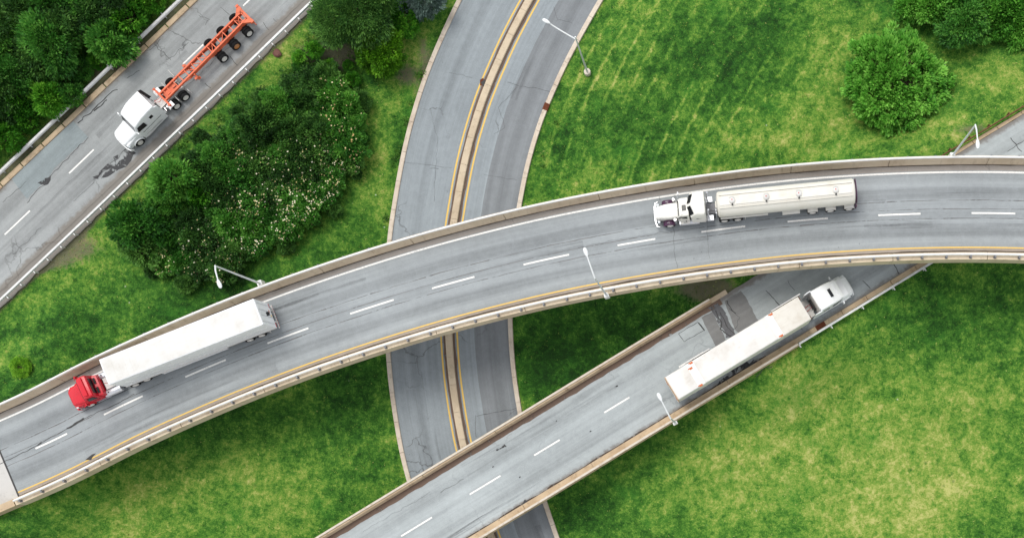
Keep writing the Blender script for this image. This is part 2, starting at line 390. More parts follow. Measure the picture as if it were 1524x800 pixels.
def height(x, y):
    x = np.asarray(x, float); y = np.asarray(y, float)
    h = idw(x, y)
    h = h + 0.10 * np.sin(x * 0.31 + y * 0.17) + 0.08 * np.sin(y * 0.43 - x * 0.12)
    for path, hw, fall, s0, s1, drop in ((OR, 5.6, 6, -1, 1e9, .14), (UP, 5.0, 7, -1, S_UPJ - 2.5, .2), (RP, 5.0, 8, S_RPE + 2.0, 1e9, .14), (MD, 7.2, 7, -1, 1e9, .10)):
        d, z = pdist(path, x, y, s0, s1)
        t = np.clip((d - hw) / fall, 0, 1); t = t * t * (3 - 2 * t)
        h = (z - drop) * (1 - t) + h * t
    return h
def hz(x, y): return float(height(np.array([x]), np.array([y]))[0])
def axis(a, b, st, far):
    core = list(np.arange(a, b, st)); lo, hi, d = [], [], st
    p = a
    while p > -far: d *= 1.28; p -= d; lo.append(p)
    p, d = core[-1], st
    while p < far: d *= 1.28; p += d; hi.append(p)
    return np.array(lo[::-1] + core + hi)
gx = axis(-92, 46, 0.42, 900); gy = axis(-22, 66, 0.42, 900)
X, Y = np.meshgrid(gx, gy); xs, ys = X.ravel(), Y.ravel()
zs = height(xs, ys)
me = bpy.data.meshes.new('ground'); ny_, nx_ = X.shape
me.vertices.add(len(xs)); me.vertices.foreach_set('co', np.stack([xs, ys, zs], 1).astype(np.float32).ravel())
ii = (np.arange(ny_ - 1)[:, None] * nx_ + np.arange(nx_ - 1)[None, :]).ravel()
quads = np.stack([ii, ii + 1, ii + nx_ + 1, ii + nx_], 1).astype(np.int32)
me.loops.add(quads.size); me.loops.foreach_set('vertex_index', quads.ravel())
me.polygons.add(len(quads)); me.polygons.foreach_set('loop_start', np.arange(0, quads.size, 4, dtype=np.int32))
me.update(calc_edges=True); me.polygons.foreach_set('use_smooth', np.ones(len(quads), dtype=bool))
def blobs(lst, z=1.0, x=None, y=None):
    x = xs if x is None else x; y = ys if y is None else y; out = np.zeros(len(x))
    for px, py, rx, ry, v in lst:
        c = P(px, py, z); out += v * np.exp(-(((x - c.x) / (rx * .07)) ** 2 + ((y - c.y) / (ry * .07)) ** 2))
    return out
DRY_L = ([(930, 110, 60, 60, .5), (1240, 150, 60, 90, .8), (1290, 60, 80, 60, .45), (1150, 200, 90, 50, .5), (1400, 200, 70, 40, .8), (1470, 130, 70, 40, .8), (1250, 640, 170, 150, .75), (1080, 700, 120, 80, .55), (1400, 640, 120, 150, .5),
             (1300, 760, 180, 60, .6), (330, 690, 120, 60, .55), (230, 745, 100, 50, .6), (420, 740, 80, 60, .45), (430, 600, 50, 60, .2), (30, 545, 18, 14, 1.4), (75, 520, 30, 18, .6), (130, 385, 60, 50, .45), (215, 300, 50, 30, .5), (300, 190, 60, 30, .6),
             (400, 90, 60, 60, .7), (440, 60, 30, 40, .6), (560, 230, 30, 80, .5), (610, 60, 25, 50, .8), (560, 300, 50, 50, .35), (550, 330, 60, 40, .2), (880, 260, 60, 40, .3), (1010, 160, 80, 60, .1), (500, 480, 0.1, .1, 0)])
LUSH_SHADE_L = ([(1060, 110, 110, 70, .75), (960, 200, 70, 70, .6), (840, 230, 30, 70, .5), (1130, 30, 90, 40, .35), (1330, 110, 90, 100, .5), (420, 440, 130, 60, .7), (300, 450, 80, 40, .6), (120, 500, 90, 40, .7), (60, 590, 60, 30, .6), (560, 330, 60, 60, .5),
              (530, 580, 60, 90, .6), (400, 630, 120, 40, .5), (250, 650, 120, 40, .5), (900, 500, 120, 80, .9), (820, 560, 50, 60, .9), (1420, 470, 150, 50, .6), (1350, 540, 90, 60, .4), (1000, 690, 60, 40, .5), (880, 770, 60, 40, .8), (1180, 760, 60, 60, .5), (1080, 590, 90, 30, .4), (640, 60, 10, 80, .3), (590, 270, 14, 120, .5)])  # lush grass; blobs beside the bridges paint their shade into the colour
DRY = blobs(DRY_L); LUSH_SHADE = blobs(LUSH_SHADE_L)
SOIL_GREY = blobs([(480, 85, 38, 20, 1.1), (505, 75, 20, 16, 1.0), (130, 372, 45, 26, .75), (95, 395, 30, 18, .5), (250, 130, 120, 40, .0), (150, 110, 20, 12, .8), (85, 135, 18, 12, .8), (1060, 440, 40, 24, .9), (1440, 200, 40, 14, .7), (1030, 430, 60, 14, .5), (590, 100, 26, 18, .6), (620, 60, 10, 30, .7), (600, 80, 16, 60, .3), (190, 80, 50, 14, .5), (20, 45, 60, 60, .3)], 2.5)  # bare soil; blobs under the overpass by the ramp are just greyer ground
dO, _ = pdist(OR, xs, ys); dM, _ = pdist(MD, xs, ys)
SOIL_GREY += 0.95 * np.exp(-((dO - 4.9) / 0.75) ** 2) + 0.35 * np.exp(-((dM - 7.1) / 0.35) ** 2)
def lateral(x, y):
    out = np.zeros(len(x))
    for i in range(0, len(x), 20000):
        d = (x[i:i + 20000, None] - MD.p[None, :, 0]) ** 2 + (y[i:i + 20000, None] - MD.p[None, :, 1]) ** 2; j = d.argmin(1)
        out[i:i + 20000] = (x[i:i + 20000] - MD.p[j, 0]) * MD.n[j, 0] + (y[i:i + 20000] - MD.p[j, 1]) * MD.n[j, 1]
    return out
latM = lateral(xs, ys)
MOW_L = [(1000, 110, 200, 140, 1.0), (880, 220, 90, 90, .7), (540, 640, 60, 60, .5)]
MOWM = blobs(MOW_L)
for nm, arr in (('dry', DRY), ('lush_shade', LUSH_SHADE), ('soil', SOIL_GREY), ('mow', MOWM), ('mowlat', latM)):
    a = me.attributes.new(nm, 'FLOAT', 'POINT'); a.data.foreach_set('value', np.ascontiguousarray(arr, dtype=np.float32))
def m_grass():
    n = NT('grass_ground'); p = n.pos()
    dry, lush_shade, soil, mow, ml = (n.attr(k) for k in ('dry', 'lush_shade', 'soil', 'mow', 'mowlat'))
    n1 = n.noise(p, 0.13, 5, 0.6); n2 = n.noise(p, 0.62, 6, 0.72); n3 = n.noise(p, 2.4, 5, 0.75); n4 = n.noise(p, 9.0, 4, 0.8)
    t = n.ma('ADD', n.ma('MULTIPLY', n.ma('SUBTRACT', n1, 0.5), 0.65), n.ma('MULTIPLY', n.ma('SUBTRACT', n2, 0.5), 1.3))
    t = n.ma('ADD', t, n.ma('MULTIPLY', n.ma('SUBTRACT', n3, 0.5), 1.15))
    t = n.ma('ADD', t, n.ma('MULTIPLY', n.ma('SUBTRACT', n4, 0.5), 0.9))
    t = n.ma('ADD', t, 0.45)
    t = n.ma('ADD', t, n.ma('MULTIPLY', dry, 0.30)); t = n.ma('SUBTRACT', t, n.ma('MULTIPLY', lush_shade, 0.26))
    # mowing lines follow the curve of the road beside them
    ww = n.ma('ADD', ml, n.ma('MULTIPLY', n.ma('SUBTRACT', n2, .5), 1.1)); fr = n.ma('ABSOLUTE', n.ma('SUBTRACT', n.ma('FRACT', n.ma('DIVIDE', ww, 1.9)), .5))
    ridge = n.ma('SUBTRACT', 1.0, n.ss(fr, .02, .14)); sw = n.n('ShaderNodeCombineXYZ'); n.put(sw.inputs[0], ww); st = n.noise(sw.outputs[0], 0.55, 3, 0.6)
    t = n.ma('ADD', t, n.ma('MULTIPLY', mow, n.ma('ADD', n.ma('MULTIPLY', n.ma('SUBTRACT', st, .5), .8), n.ma('MULTIPLY', ridge, n.ma('MULTIPLY', n.ss(n.noise(p, .12, 3), .38, .6), .33)))))
    col = n.ramp(t, [(0.0, srgb(28, 58, 22)), (0.24, srgb(42, 86, 28)), (0.44, srgb(68, 116, 40)), (0.62, srgb(104, 144, 54)), (0.80, srgb(144, 160, 76)), (1.0, srgb(184, 184, 112))])
    v = n.voro(n.scale(p, (1, 1, 1)), 1.15); tuft = n.ma('MULTIPLY', n.ma('SUBTRACT', 1.0, n.ss(v, 0.08, 0.3)), n.ss(n.noise(p, 0.3, 3), 0.5, 0.65))
    col = n.mix(n.ma('MULTIPLY', tuft, 0.55), col, srgb(40, 92, 36))           # darker clover-like tufts
    col = n.mix(n.ma('MULTIPLY', n.ss(n.noise(p, 0.23, 4, 0.6), 0.55, 0.7), 0.3), col, srgb(62, 128, 44))
    sp = n.ma('MULTIPLY', n.ma('SUBTRACT', 1.0, n.ss(n.voro(p, 0.55), 0.03, 0.06)), n.ss(n.noise(p, 0.19, 2), 0.52, 0.6))
    col = n.mix(n.ma('MULTIPLY', sp, 0.6), col, srgb(222, 224, 208))           # scattered daisies
    sf = n.ss(n.ma('ADD', soil, n.ma('MULTIPLY', n.ma('SUBTRACT', n3, 0.5), 1.1)), 0.35, 0.8)
    dirt = n.mix(n3, srgb(128, 120, 110), srgb(98, 84, 66))
    col = n.mix(n.ma('MULTIPLY', sf, 0.8), col, dirt)
    h = n.ma('ADD', n.ma('MULTIPLY', n3, 1.0), n.ma('MULTIPLY', n4, 0.7))
    n.bump(h, 0.8, 0.2)
    return n.done(col, 0.9, 0, 0.15)
me.materials.append(m_grass())
def m_blades():
    n = NT('grass_blades'); p = n.pos(); t = n.ma('ADD', n.attr('tint'), n.ma('MULTIPLY', n.ma('SUBTRACT', n.noise(p, .62, 6, .72), .5), .9))
    c = n.ramp(t, [(0.0, srgb(30, 62, 24)), (0.3, srgb(56, 98, 32)), (0.6, srgb(100, 138, 48)), (0.85, srgb(146, 166, 76)), (1.0, srgb(184, 184, 112))]); return n.done(c, .6, 0, .2)
ground = bpy.data.objects.new('ground', me); COL.objects.link(ground); tag(ground, kind='structure')

# ================================================================== at-grade roads
def road(name, mb, mat):
    o = mb.build(name, mat); tag(o, kind='structure'); return o
L = MD.L
mid = road('lower_road', MD.ribbon(-6.45, 6.45, 0, 0, L, nl=6), A_MID)
MD.ribbon(-6.45, -2.75, 0.005, 0, L, jag=(0, .05)).build('asphalt_overlay', A_DARK, mid)
for l in (0.88, -0.88): MD.ribbon(l - .09, l + .09, 0.009, 0, L).build('yellow_line', YEL_L, mid)
k = MB()
for S0 in np.arange(0, L - 3.1, 3.0): MD.sweep([(-.40, -.1), (-.37, .20), (-.31, .25), (.31, .25), (.37, .20), (.40, -.1)], S0 + .012, S0 + 2.988, k)
o = road('median_kerb', k, m_concrete('median_concrete', srgb(198, 182, 158), srgb(158, 138, 114), 1.2, .5))
for sgn, nm in ((1, 'kerb'), (-1, 'kerb')):
    k = MB()
    for S0 in np.arange(0, L - 3.1, 3.0):
        jz = .02 * mnoise.noise((S0, sgn, 0)); jl = .05 * mnoise.noise((S0 * 3, sgn * 5, 2))
        pr = [(6.45, -.2), (6.45, .10 + jz), (6.5, .14 + jz), (6.92 + jl, .14 + jz), (6.96 + jl, -.3)]
        MD.sweep([(sgn * l, z) for l, z in pr], S0 + .015, S0 + 2.985, k)
    road(nm, k, KERBM)
dirtg = MB()
for sgn in (1, -1): MD.ribbon(sgn * .40, sgn * .64, 0.012, 0, L, dirtg, jag=(0, .10), seed=sgn * 3)
dirtg.build('gutter_dirt', DIRT, mid)
crack_list = []
for q, wd in (([(756, 122), (775, 128), (800, 132), (820, 138)], .05), ([(770, 130), (742, 160), (752, 190), (735, 200)], .04), ([(710, 618), (745, 612), (772, 606)], .07), ([(708, 618), (708, 650)], .06),
              ([(668, 108), (690, 112), (702, 116)], .04), ([(640, 250), (652, 252)], .05), ([(600, 240), (640, 246), (672, 250)], .035), ([(720, 260), (770, 268)], .04), ([(824, 10), (830, 30), (852, 34)], .04), ([(640, 160), (652, 210), (646, 300)], .03)):
    crack_list.append(crack(q, MD, .013, wd * .75, len(crack_list), None))
for c in crack_list: c.build('crack', TAR, mid)
blot([(714, 119), (719, 116), (723, 123), (718, 128), (714, 127)], MD, .016, .05, 3).build('rust_stain', RUST, mid)
blot([(716, 123), (722, 118), (724, 125), (719, 129)], MD, .019, .04, 6).build('tar_spot', TAR, mid)
rk = MB(); s_, l_ = MD.px(818, 161); MD.sweep([(-6.40, .0), (-6.40, .15), (-6.98, .15), (-6.98, 0)], s_ - .45, s_ + .45, rk); rk.build('broken_kerb', RUST, mid)
for q in ((710, 500), (763, 517)): pass

org = road('upper_left_road', OR.ribbon(-4.0, 3.75, 0, 0, OR.L, nl=6, jag=(.12, .12)), A_ORG)
shld = OR.ribbon(-5.25, -3.9, -.03, 0, OR.L, nl=2, jag=(.2, 0)); shld.build('shoulder', A_ORG, org)
k = MB()
for i, S0 in enumerate(np.arange(0, OR.L - 3.1, 3.0)):
    if i % 17 == 7: continue
    jl = .12 * mnoise.noise((S0 * 1.7, 2, 0)); OR.sweep([(3.72, -.2), (3.72, .09), (3.78, .13), (4.22 + jl, .13), (4.25 + jl, -.2)], S0 + .02, S0 + 2.9 - .4 * abs(mnoise.noise((S0, 4, 4))), k)
road('kerb', k, TAN2)
for a, b in (((6, 348), (46, 315)), ((103, 258), (140, 223)), ((272, 95), (303, 67)), ((362, 9), (392, -21)), ((192, 172), (222, 143)), ((-75, 429), (-40, 394))):
    s0, s1 = OR.px(*a)[0], OR.px(*b)[0]; OR.ribbon(-.08, .08, .006, s0, s1).build('lane_dash', WHITE_L, org)
blot([(16, 264), (109, 180.5), (131, 204), (81, 250), (74, 262), (40, 296)], OR, .007, .03, 1).build('pale_patch', A_PATCH2, org)
blot([(140, 264), (156, 247), (169, 234), (182, 224), (192, 219), (201, 226), (195, 238), (182, 251), (168, 258), (150, 268)], OR, .009, .2, 5).build('wet_stain', STAIN, org)
blot([(60, 272), (66, 264), (78, 262), (74, 270), (64, 278)], OR, .011, .25, 9).build('wet_stain', STAIN, org)
crack_list = []
for q, wd in (([(116, 183), (136, 166), (150, 152), (163, 140), (176, 133)], .16), ([(140, 164), (149, 158), (158, 150)], .2), ([(131, 204), (75, 262), (40, 300)], .07), ([(228, 66), (246, 82), (254, 90)], .08), ([(248, 90), (266, 76), (280, 64)], .06),
              ([(215, 78), (228, 70), (240, 60)], .06), ([(296, 22), (312, 30), (306, 36)], .06), ([(330, 12), (345, 30)], .05), ([(140, 268), (190, 220), (230, 185)], .06), ([(342, 84), (352, 98)], .12), ([(305, 125), (315, 132)], .12),
              ([(190, 116), (206, 104)], .07), ([(240, 160), (300, 108), (345, 66)], .035), ([(20, 380), (60, 340)], .05), ([(5, 300), (40, 270)], .05), ([(110, 300), (160, 250)], .04), ([(392, 34), (400, 44)], .07), ([(405, 28), (412, 33)], .08)):
    crack_list.append(crack(q, OR, .014, wd * .75, len(crack_list), None, .25))
for c in crack_list: c.build('crack', TAR, org)
tarm = blot([(236, 172), (247, 163), (240, 178)], OR, .012, .2, 3).build('oil_spot', STAIN, org)

apr = road('approach_slab', UP.ribbon(-3.9, 4.9, 0.0, 0, S_UPJ, nl=4), SLABM)
rgr = road('ramp_road', RP.ribbon(-3.72, 3.9, 0, S_RPE, RP.L, nl=6, jag=(.08, .1)), A_RAMP)
k = MB(); k2 = MB()
for i, S0 in enumerate(np.arange(S_RPE + .1, RP.L - 3.1, 3.0)):
    if i == 2: rust0 = S0
    RP.sweep([(-3.72, -.2), (-3.72, .10), (-3.78, .14), (-4.2, .14), (-4.22, -.25)], S0 + .02, S0 + 2.96, k)
    if S0 > S_RPE + 4: RP.sweep([(3.9, -.2), (3.9, .08), (4.25, .08), (4.27, -.25)], S0 + .02, S0 + 2.96, k2)
road('kerb', k, TAN2); road('kerb', k2, TAN2)

# ================================================================== the long curved overpass
ov = tag(empty('overpass', UP.at(UP.L * .5)), 'long curved two-lane overpass with tan concrete parapets crossing over every other road', 'overpass')
def place(mb, name, mat, parent, bevel=0):
    o = mb.build(name, mat, parent, bevel); o.matrix_parent_inverse = Matrix.Translation(-parent.location); return o
S0, S1 = S_UPJ, UP.L
deck = place(UP.sweep([(-4.72, -.02), (-4.72, -.5), (-4.0, -.62), (4.5, -.62), (5.28, -.5), (5.28, -.02)], S0, S1), 'deck', TAN, ov)
for l in (-3.0, -.9, 1.4, 3.6): place(UP.sweep([(l - .3, -.62), (l - .3, -.72), (l - .1, -.8), (l - .1, -1.6), (l - .3, -1.7), (l - .3, -1.85), (l + .3, -1.85), (l + .3, -1.7), (l + .1, -1.6), (l + .1, -.8), (l + .3, -.72), (l + .3, -.62)], S0 + .3, S1), 'girder', TAN2, ov)
surf = place(UP.ribbon(-3.80, 4.80, 0, S0, S1, nl=8), 'road_surface', A_UP, ov)
def sub(mb, name, mat, par):
    return mb.build(name, mat, par)
sub(UP.ribbon(-3.80, -3.42, .004, S0, S1, nl=1, jag=(0, .02)), 'gutter', m_asphalt('gutter_asphalt', srgb(150, 140, 130), wear=0, crack=0), surf)
sub(UP.ribbon(-3.80, -3.68, .007, S0, S1, jag=(0, .06)), 'gutter_dirt', m_flat('dark_gutter', srgb(70, 62, 54), .9), surf)
sub(UP.ribbon(4.14, 4.80, .004, S0, S1, jag=(.01, 0)), 'gutter', m_asphalt('shoulder_asphalt', srgb(146, 140, 134), wear=0, crack=.3), surf)
sub(UP.ribbon(4.64, 4.80, .007, S0, S1, jag=(.06, 0), seed=4), 'gutter_dirt', m_flat('dark_gutter_north', srgb(86, 78, 70), .9), surf)
sub(UP.ribbon(3.90, 4.07, .008, S0, S1), 'white_edge_line', WHITE_L, surf)
sub(UP.ribbon(-3.40, -3.27, .008, S0, S1), 'yellow_edge_line', YEL_L, surf)
for l, j in ((.42, .05), (-.5, .05), (1.25, .07)): sub(UP.ribbon(l - .03, l + .03, .005, S0, S1, jag=(j, j), seed=l * 7), 'seam', SEAM, surf)
for a, b in (((53, 667), (100, 645)), ((154, 615), (213, 590)), ((276, 561), (336, 535)), ((398, 510), (459, 488)), ((521, 466), (586, 446)), ((643, 429), (706, 411)), ((779, 393), (847, 379)), ((919, 364.5), (975, 354)), ((1044, 345.5), (1109, 336)), ((1172, 329), (1232, 324)), ((1307, 320), (1370, 317.5)), ((1446, 317), (1511, 318)), ((1588, 320), (1650, 324))):
    sub(UP.ribbon(-.085, .085, .009, UP.px(*a)[0], UP.px(*b)[0]), 'lane_dash', WHITE_L, surf)
crack_list = []
for q, wd in (([(-2, 691), (30, 675), (58, 661), (104, 635), (128, 621), (150, 611), (176, 600), (200, 585)], .09), ([(99, 637), (112, 631), (125, 622)], .3), ([(56, 662), (62, 658)], .22), ([(1000, 318), (1003, 345), (1003, 372), (1008, 398)], .045), ([(1054, 316), (1052, 345), (1056, 385)], .025),
              ([(1003, 290), (1004, 298)], .05), ([(982, 293), (983, 299)], .05), ([(1027, 283), (1028, 292)], .04), ([(860, 369), (900, 360), (960, 350), (1020, 340)], .025), ([(120, 690), (200, 655), (300, 610)], .02)):
    crack_list.append(crack(q, UP, .012, wd * .75, len(crack_list), None, .12))
for c in crack_list: sub(c, 'crack', TAR, surf)
sub(blot([(128, 683), (137, 676), (143, 675), (136, 684)], UP, .013, .1, 2), 'tar_spot', TAR, surf)
sj = place(UP.ribbon(-3.8, 4.8, .011, S0 - .12, S0 + .06, step=.2), 'expansion_joint', TAR, ov)
def wall_seg(path, prof, s0, s1, name, mat, parent, seg=9.6, gap=.028):
    k = MB(); n = max(1, int(round((s1 - s0) / seg)))
    for i in range(n):
        a = s0 + (s1 - s0) * i / n; path.sweep(prof, a + gap, s0 + (s1 - s0) * (i + 1) / n - gap, k)
    return place(k, name, mat, parent)
pn = wall_seg(UP, [(4.72, -.02), (4.74, .14), (4.86, .42), (4.95, 1.08), (5.27, 1.08), (5.29, -.5)], S0, S1, 'parapet', TAN, ov)
ps = wall_seg(UP, [(-3.80, -.02), (-3.84, .14), (-3.94, .42), (-4.0, .98), (-4.70, .98), (-4.73, -.5)], S0, S1, 'parapet', TAN, ov)
def rail_on(path, lat, z0, hgt, r, s0, s1, spacing, wall, post_lat, pw=.16, ph=None):
    k = MB(); k.tube([path.at(S, lat, z0 + hgt) for S in path.stations(s0 + .2, s1 - .2)], r, 8); sub(k, 'rail', RAILW, wall)
    first = None; n = int((s1 - s0 - 1) / spacing)
    for i in range(n):
        S = s0 + .7 + i * spacing; q = path.at(S, post_lat, z0 - .01)
        if first is None:
            k = MB(); k.box(-pw * .75, pw * .75, -pw * .8, pw * .8, 0, .03); k.box(-pw / 2, pw / 2, -pw / 2, pw / 2, .03, ph or hgt); k.box(-pw / 2, pw / 2, -abs(lat - post_lat) - .02 if lat < post_lat else 0, abs(lat - post_lat) + .02 if lat > post_lat else .02, hgt * .62, hgt * .95)
            first = sub(k, 'rail_post', POSTM, wall); o = first
        else:
            o = first.copy(); COL.objects.link(o)
        o.location = q; o.rotation_euler = (0, 0, path.dirn(S))
rail_on(UP, -4.27, .98, .36, .11, S0, S1, 2.37, ps, -4.5)
rail_on(UP, 5.06, 1.08, .24, .11, S0, S1, 2.6, pn, 5.2, .12)
def pier(path, S, parent, lats, cap0, cap1, dz):
    a = path.dirn(S); q = path.at(S, (cap0 + cap1) / 2, dz); M = Matrix.Translation(q) @ Matrix.Rotation(a, 4, 'Z'); hw = (cap1 - cap0) / 2
    k = MB(); k.add([M @ Vector(v) for v in ((-.6, -hw, 0), (.6, -hw, 0), (.6, hw, 0), (-.6, hw, 0), (-.6, -hw + .9, -1.1), (.6, -hw + .9, -1.1), (.6, hw - .9, -1.1), (-.6, hw - .9, -1.1), (-.6, -hw, -.4), (.6, -hw, -.4), (.6, hw, -.4), (-.6, hw, -.4))],
        [(0, 1, 2, 3), (4, 7, 6, 5), (0, 8, 9, 1), (8, 4, 5, 9), (3, 2, 10, 11), (11, 10, 6, 7), (1, 9, 10, 2), (9, 5, 6, 10), (0, 3, 11, 8), (8, 11, 7, 4)])
    for l in lats:
        b = path.at(S, l, dz - 1.1); k.tube([(b.x, b.y, hz(b.x, b.y) - .6), (b.x, b.y, b.z + .05)], .5, 16)
    place(k, 'pier', TAN2, parent, .02)
for q in ((540, 460), (806, 387), (1050, 344), (1510, 318), (300, 550)): pier(UP, UP.px(*q)[0], ov, (-2.2, 2.8), -4.0, 4.6, -1.86)
ab = MB(); UP.sweep([(-4.7, -.62), (-4.7, -5), (5.2, -5), (5.2, -.62)], S0 - 1.2, S0 + .3, ab); place(ab, 'abutment', TAN2, ov)

# approach parapets and short rail at the west end
tr = tag(empty('approach_wall', UP.at(S0 - 6, -4.3)), 'short concrete wall at lower left carrying on past the overpass joint', 'wall')
wall_seg(UP, [(-3.80, -.02), (-3.94, .42), (-4.0, .98), (-4.70, .98), (-4.73, -1.2)], 0, S0 - .06, 'wall_block', TAN2, tr, 6)
tr = tag(empty('approach_wall', UP.at(S0 - 6, 5.0)), 'concrete wall at the left edge north of the pale approach slab', 'wall')
wall_seg(UP, [(4.74, -.02), (4.86, .42), (4.95, 1.08), (5.27, 1.08), (5.29, -1.2)], 0, S0 - .06, 'wall_block', TAN, tr, 6)

# ================================================================== the straight ramp bridge
rb = tag(empty('ramp_bridge', RP.at(S_RPE * .6)), 'straight two-lane ramp bridge with dirt-stained edges, crossing the divided road', 'bridge')
E0, E1 = 0.0, S_RPE
place(RP.sweep([(-4.58, -.02), (-4.58, -.5), (-3.9, -.6), (3.7, -.6), (4.36, -.5), (4.36, -.02)], E0, E1), 'deck', TAN, rb)
for l in (-3.0, -1.0, 1.0, 3.0): place(RP.sweep([(l - .25, -.6), (l - .25, -1.6), (l + .25, -1.6), (l + .25, -.6)], E0, E1 - .3), 'girder', TAN2, rb)
rs = place(RP.ribbon(-3.72, 3.86, 0, E0, E1, nl=8), 'road_surface', A_RAMP, rb)
sub(RP.ribbon(3.25, 3.86, .005, E0, E1 - 1, jag=(.14, 0), seed=2), 'edge_dirt', DIRT, rs)
sub(RP.ribbon(-3.72, -3.60, .005, E0, E1 + 0, jag=(0, .14), seed=5), 'edge_dirt', m_ragged('black_dirt', srgb(66, 56, 50), 1.4, .42, .06, .9), rs)
for a, b in (((899, 613), (937, 591)), ((795, 677), (833, 654)), ((699, 735), (745, 707)), ((597, 797), (643, 769)), ((1010, 545), (1046, 523)), ((490, 862), (535, 834))):
    sub(RP.ribbon(-.085, .085, .009, RP.px(*a)[0], RP.px(*b)[0]), 'lane_dash', WHITE_L, rs)
sub(blot([(1078, 448), (1102, 432), (1109, 440), (1126, 473), (1150, 500), (1118, 520), (1094, 490)], RP, .006, .07, 1), 'asphalt_patch', A_PATCH, rs)
sub(blot([(1044, 472), (1060, 463), (1080, 505), (1092, 530), (1076, 540), (1062, 508)], RP, .006, .07, 2), 'asphalt_patch', A_PATCH, rs)
sub(blot([(1058, 459), (1070, 452), (1078, 462), (1092, 492), (1104, 515), (1094, 524), (1082, 500), (1070, 482)], RP, .010, .3, 3), 'broken_joint', m_ragged('broken_asphalt', srgb(84, 84, 86), 1.3, .40, .07, .9, .8), rs)
crack_list = []
for q, wd in (([(1010, 496), (1038, 479), (1048, 491), (1018, 508), (1010, 496)], .09), ([(1040, 478), (1048, 492)], .2), ([(1064, 462), (1074, 478), (1072, 490), (1088, 500)], .2), ([(1072, 466), (1082, 484), (1096, 500)], .14), ([(1080, 447), (1094, 466)], .14), ([(1085, 458), (1100, 472), (1094, 490)], .06),
              ([(655, 733), (690, 712)], .05), ([(745, 668), (750, 660), (752, 664)], .2), ([(760, 640), (900, 556), (960, 518)], .025), ([(540, 790), (640, 732)], .025), ([(1125, 560), (1138, 548), (1150, 544)], .1)):
    crack_list.append(crack(q, RP, .015, wd * .75, len(crack_list), None, .05 if len(crack_list) == 0 else .2))
for c in crack_list: sub(c, 'crack', TAR, rs)
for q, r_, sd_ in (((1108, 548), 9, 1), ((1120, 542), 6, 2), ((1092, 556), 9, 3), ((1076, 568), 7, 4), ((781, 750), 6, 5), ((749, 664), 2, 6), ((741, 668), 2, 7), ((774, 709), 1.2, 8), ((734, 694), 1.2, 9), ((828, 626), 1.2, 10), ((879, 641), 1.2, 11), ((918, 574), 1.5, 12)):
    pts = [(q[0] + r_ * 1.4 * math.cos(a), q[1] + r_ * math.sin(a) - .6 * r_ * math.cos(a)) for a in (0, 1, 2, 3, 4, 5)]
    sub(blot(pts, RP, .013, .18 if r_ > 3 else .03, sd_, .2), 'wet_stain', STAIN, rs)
pn2 = wall_seg(RP, [(3.80, -.02), (3.82, .3), (3.95, .8), (4.34, .8), (4.37, -.5)], E0, E1 - 2.0, 'parapet', TAN2, rb, 8)
ps2 = wall_seg(RP, [(-3.72, -.02), (-3.72, .16), (-4.18, .18), (-4.22, .72), (-4.56, .72), (-4.59, -.5)], E0, E1 + 3.4, 'parapet', TAN2, rb, 8)
k = MB(); RP.sweep([(4.12, .8), (4.12, .95), (4.3, .95), (4.3, .8)], E0, E1 - 2, k); sub(k, 'rail', RAILD, pn2)
k = MB(); RP.sweep([(-4.30, .72), (-4.30, .88), (-4.50, .88), (-4.50, .72)], E0, E1 + 3.4, k); sub(k, 'rail', RAILD, ps2)
for q in ((575, 810), (860, 637)): pier(RP, RP.px(*q)[0], rb, (-2.2, 2.2), -3.8, 3.8, -1.61)
ab = MB(); RP.sweep([(-4.4, -.62), (-4.4, -5), (4.2, -5), (4.2, -.62)], E1 - .5, E1 + .6, ab); place(ab, 'abutment', TAN2, rb)
sp = MB(); s_ = RP.px(1215, 490)[0]; RP.sweep([(-3.70, 0), (-3.70, .152), (-4.23, .152), (-4.23, 0)], s_, s_ + 1.1, sp); tag(sp.build('kerb_drain', RUST), kind='structure')
k = MB()
for a, b, wd in (((1140, 432), (1166, 460), .1), ((1172, 417), (1182, 432), .05), ((1284, 417), (1296, 430), .1), ((1330, 392), (1338, 407), .12), ((1190, 480), (1194, 490), .1), ((1500, 225), (1524, 208), .08), ((1504, 205), (1520, 226), .12)): crack([a, b], RP, .012, wd * .8, 3, None).build('crack', TAR, rgr)

# tyre scuffs and oil bands down the lanes
rg = random.Random(4)
for path, par, lats, s0, s1, cnt in ((UP, surf, (2.9, 1.0, -.8, -2.6, 2.0), S0, S1, 9), (RP, rs, (2.5, .7, -1.0, -2.8), E0, E1, 4), (OR, org, (2.7, .9, -1.0, -2.8), 2, OR.L, 6), (MD, mid, (4.8, 3.0, -3.0, -4.9), 2, MD.L, 7)):
    for i in range(cnt):
        a = rg.uniform(s0 + 1, s1 - 26); l = rg.choice(lats) + rg.uniform(-.15, .15); wd = rg.choice((.16, .3, .5, .7))
        path.ribbon(l - wd, l + wd, .0105 + .0004 * i, a, a + rg.uniform(8, 25), jag=(.1, .1), seed=i).build('tyre_scuff', SCUFF, par)
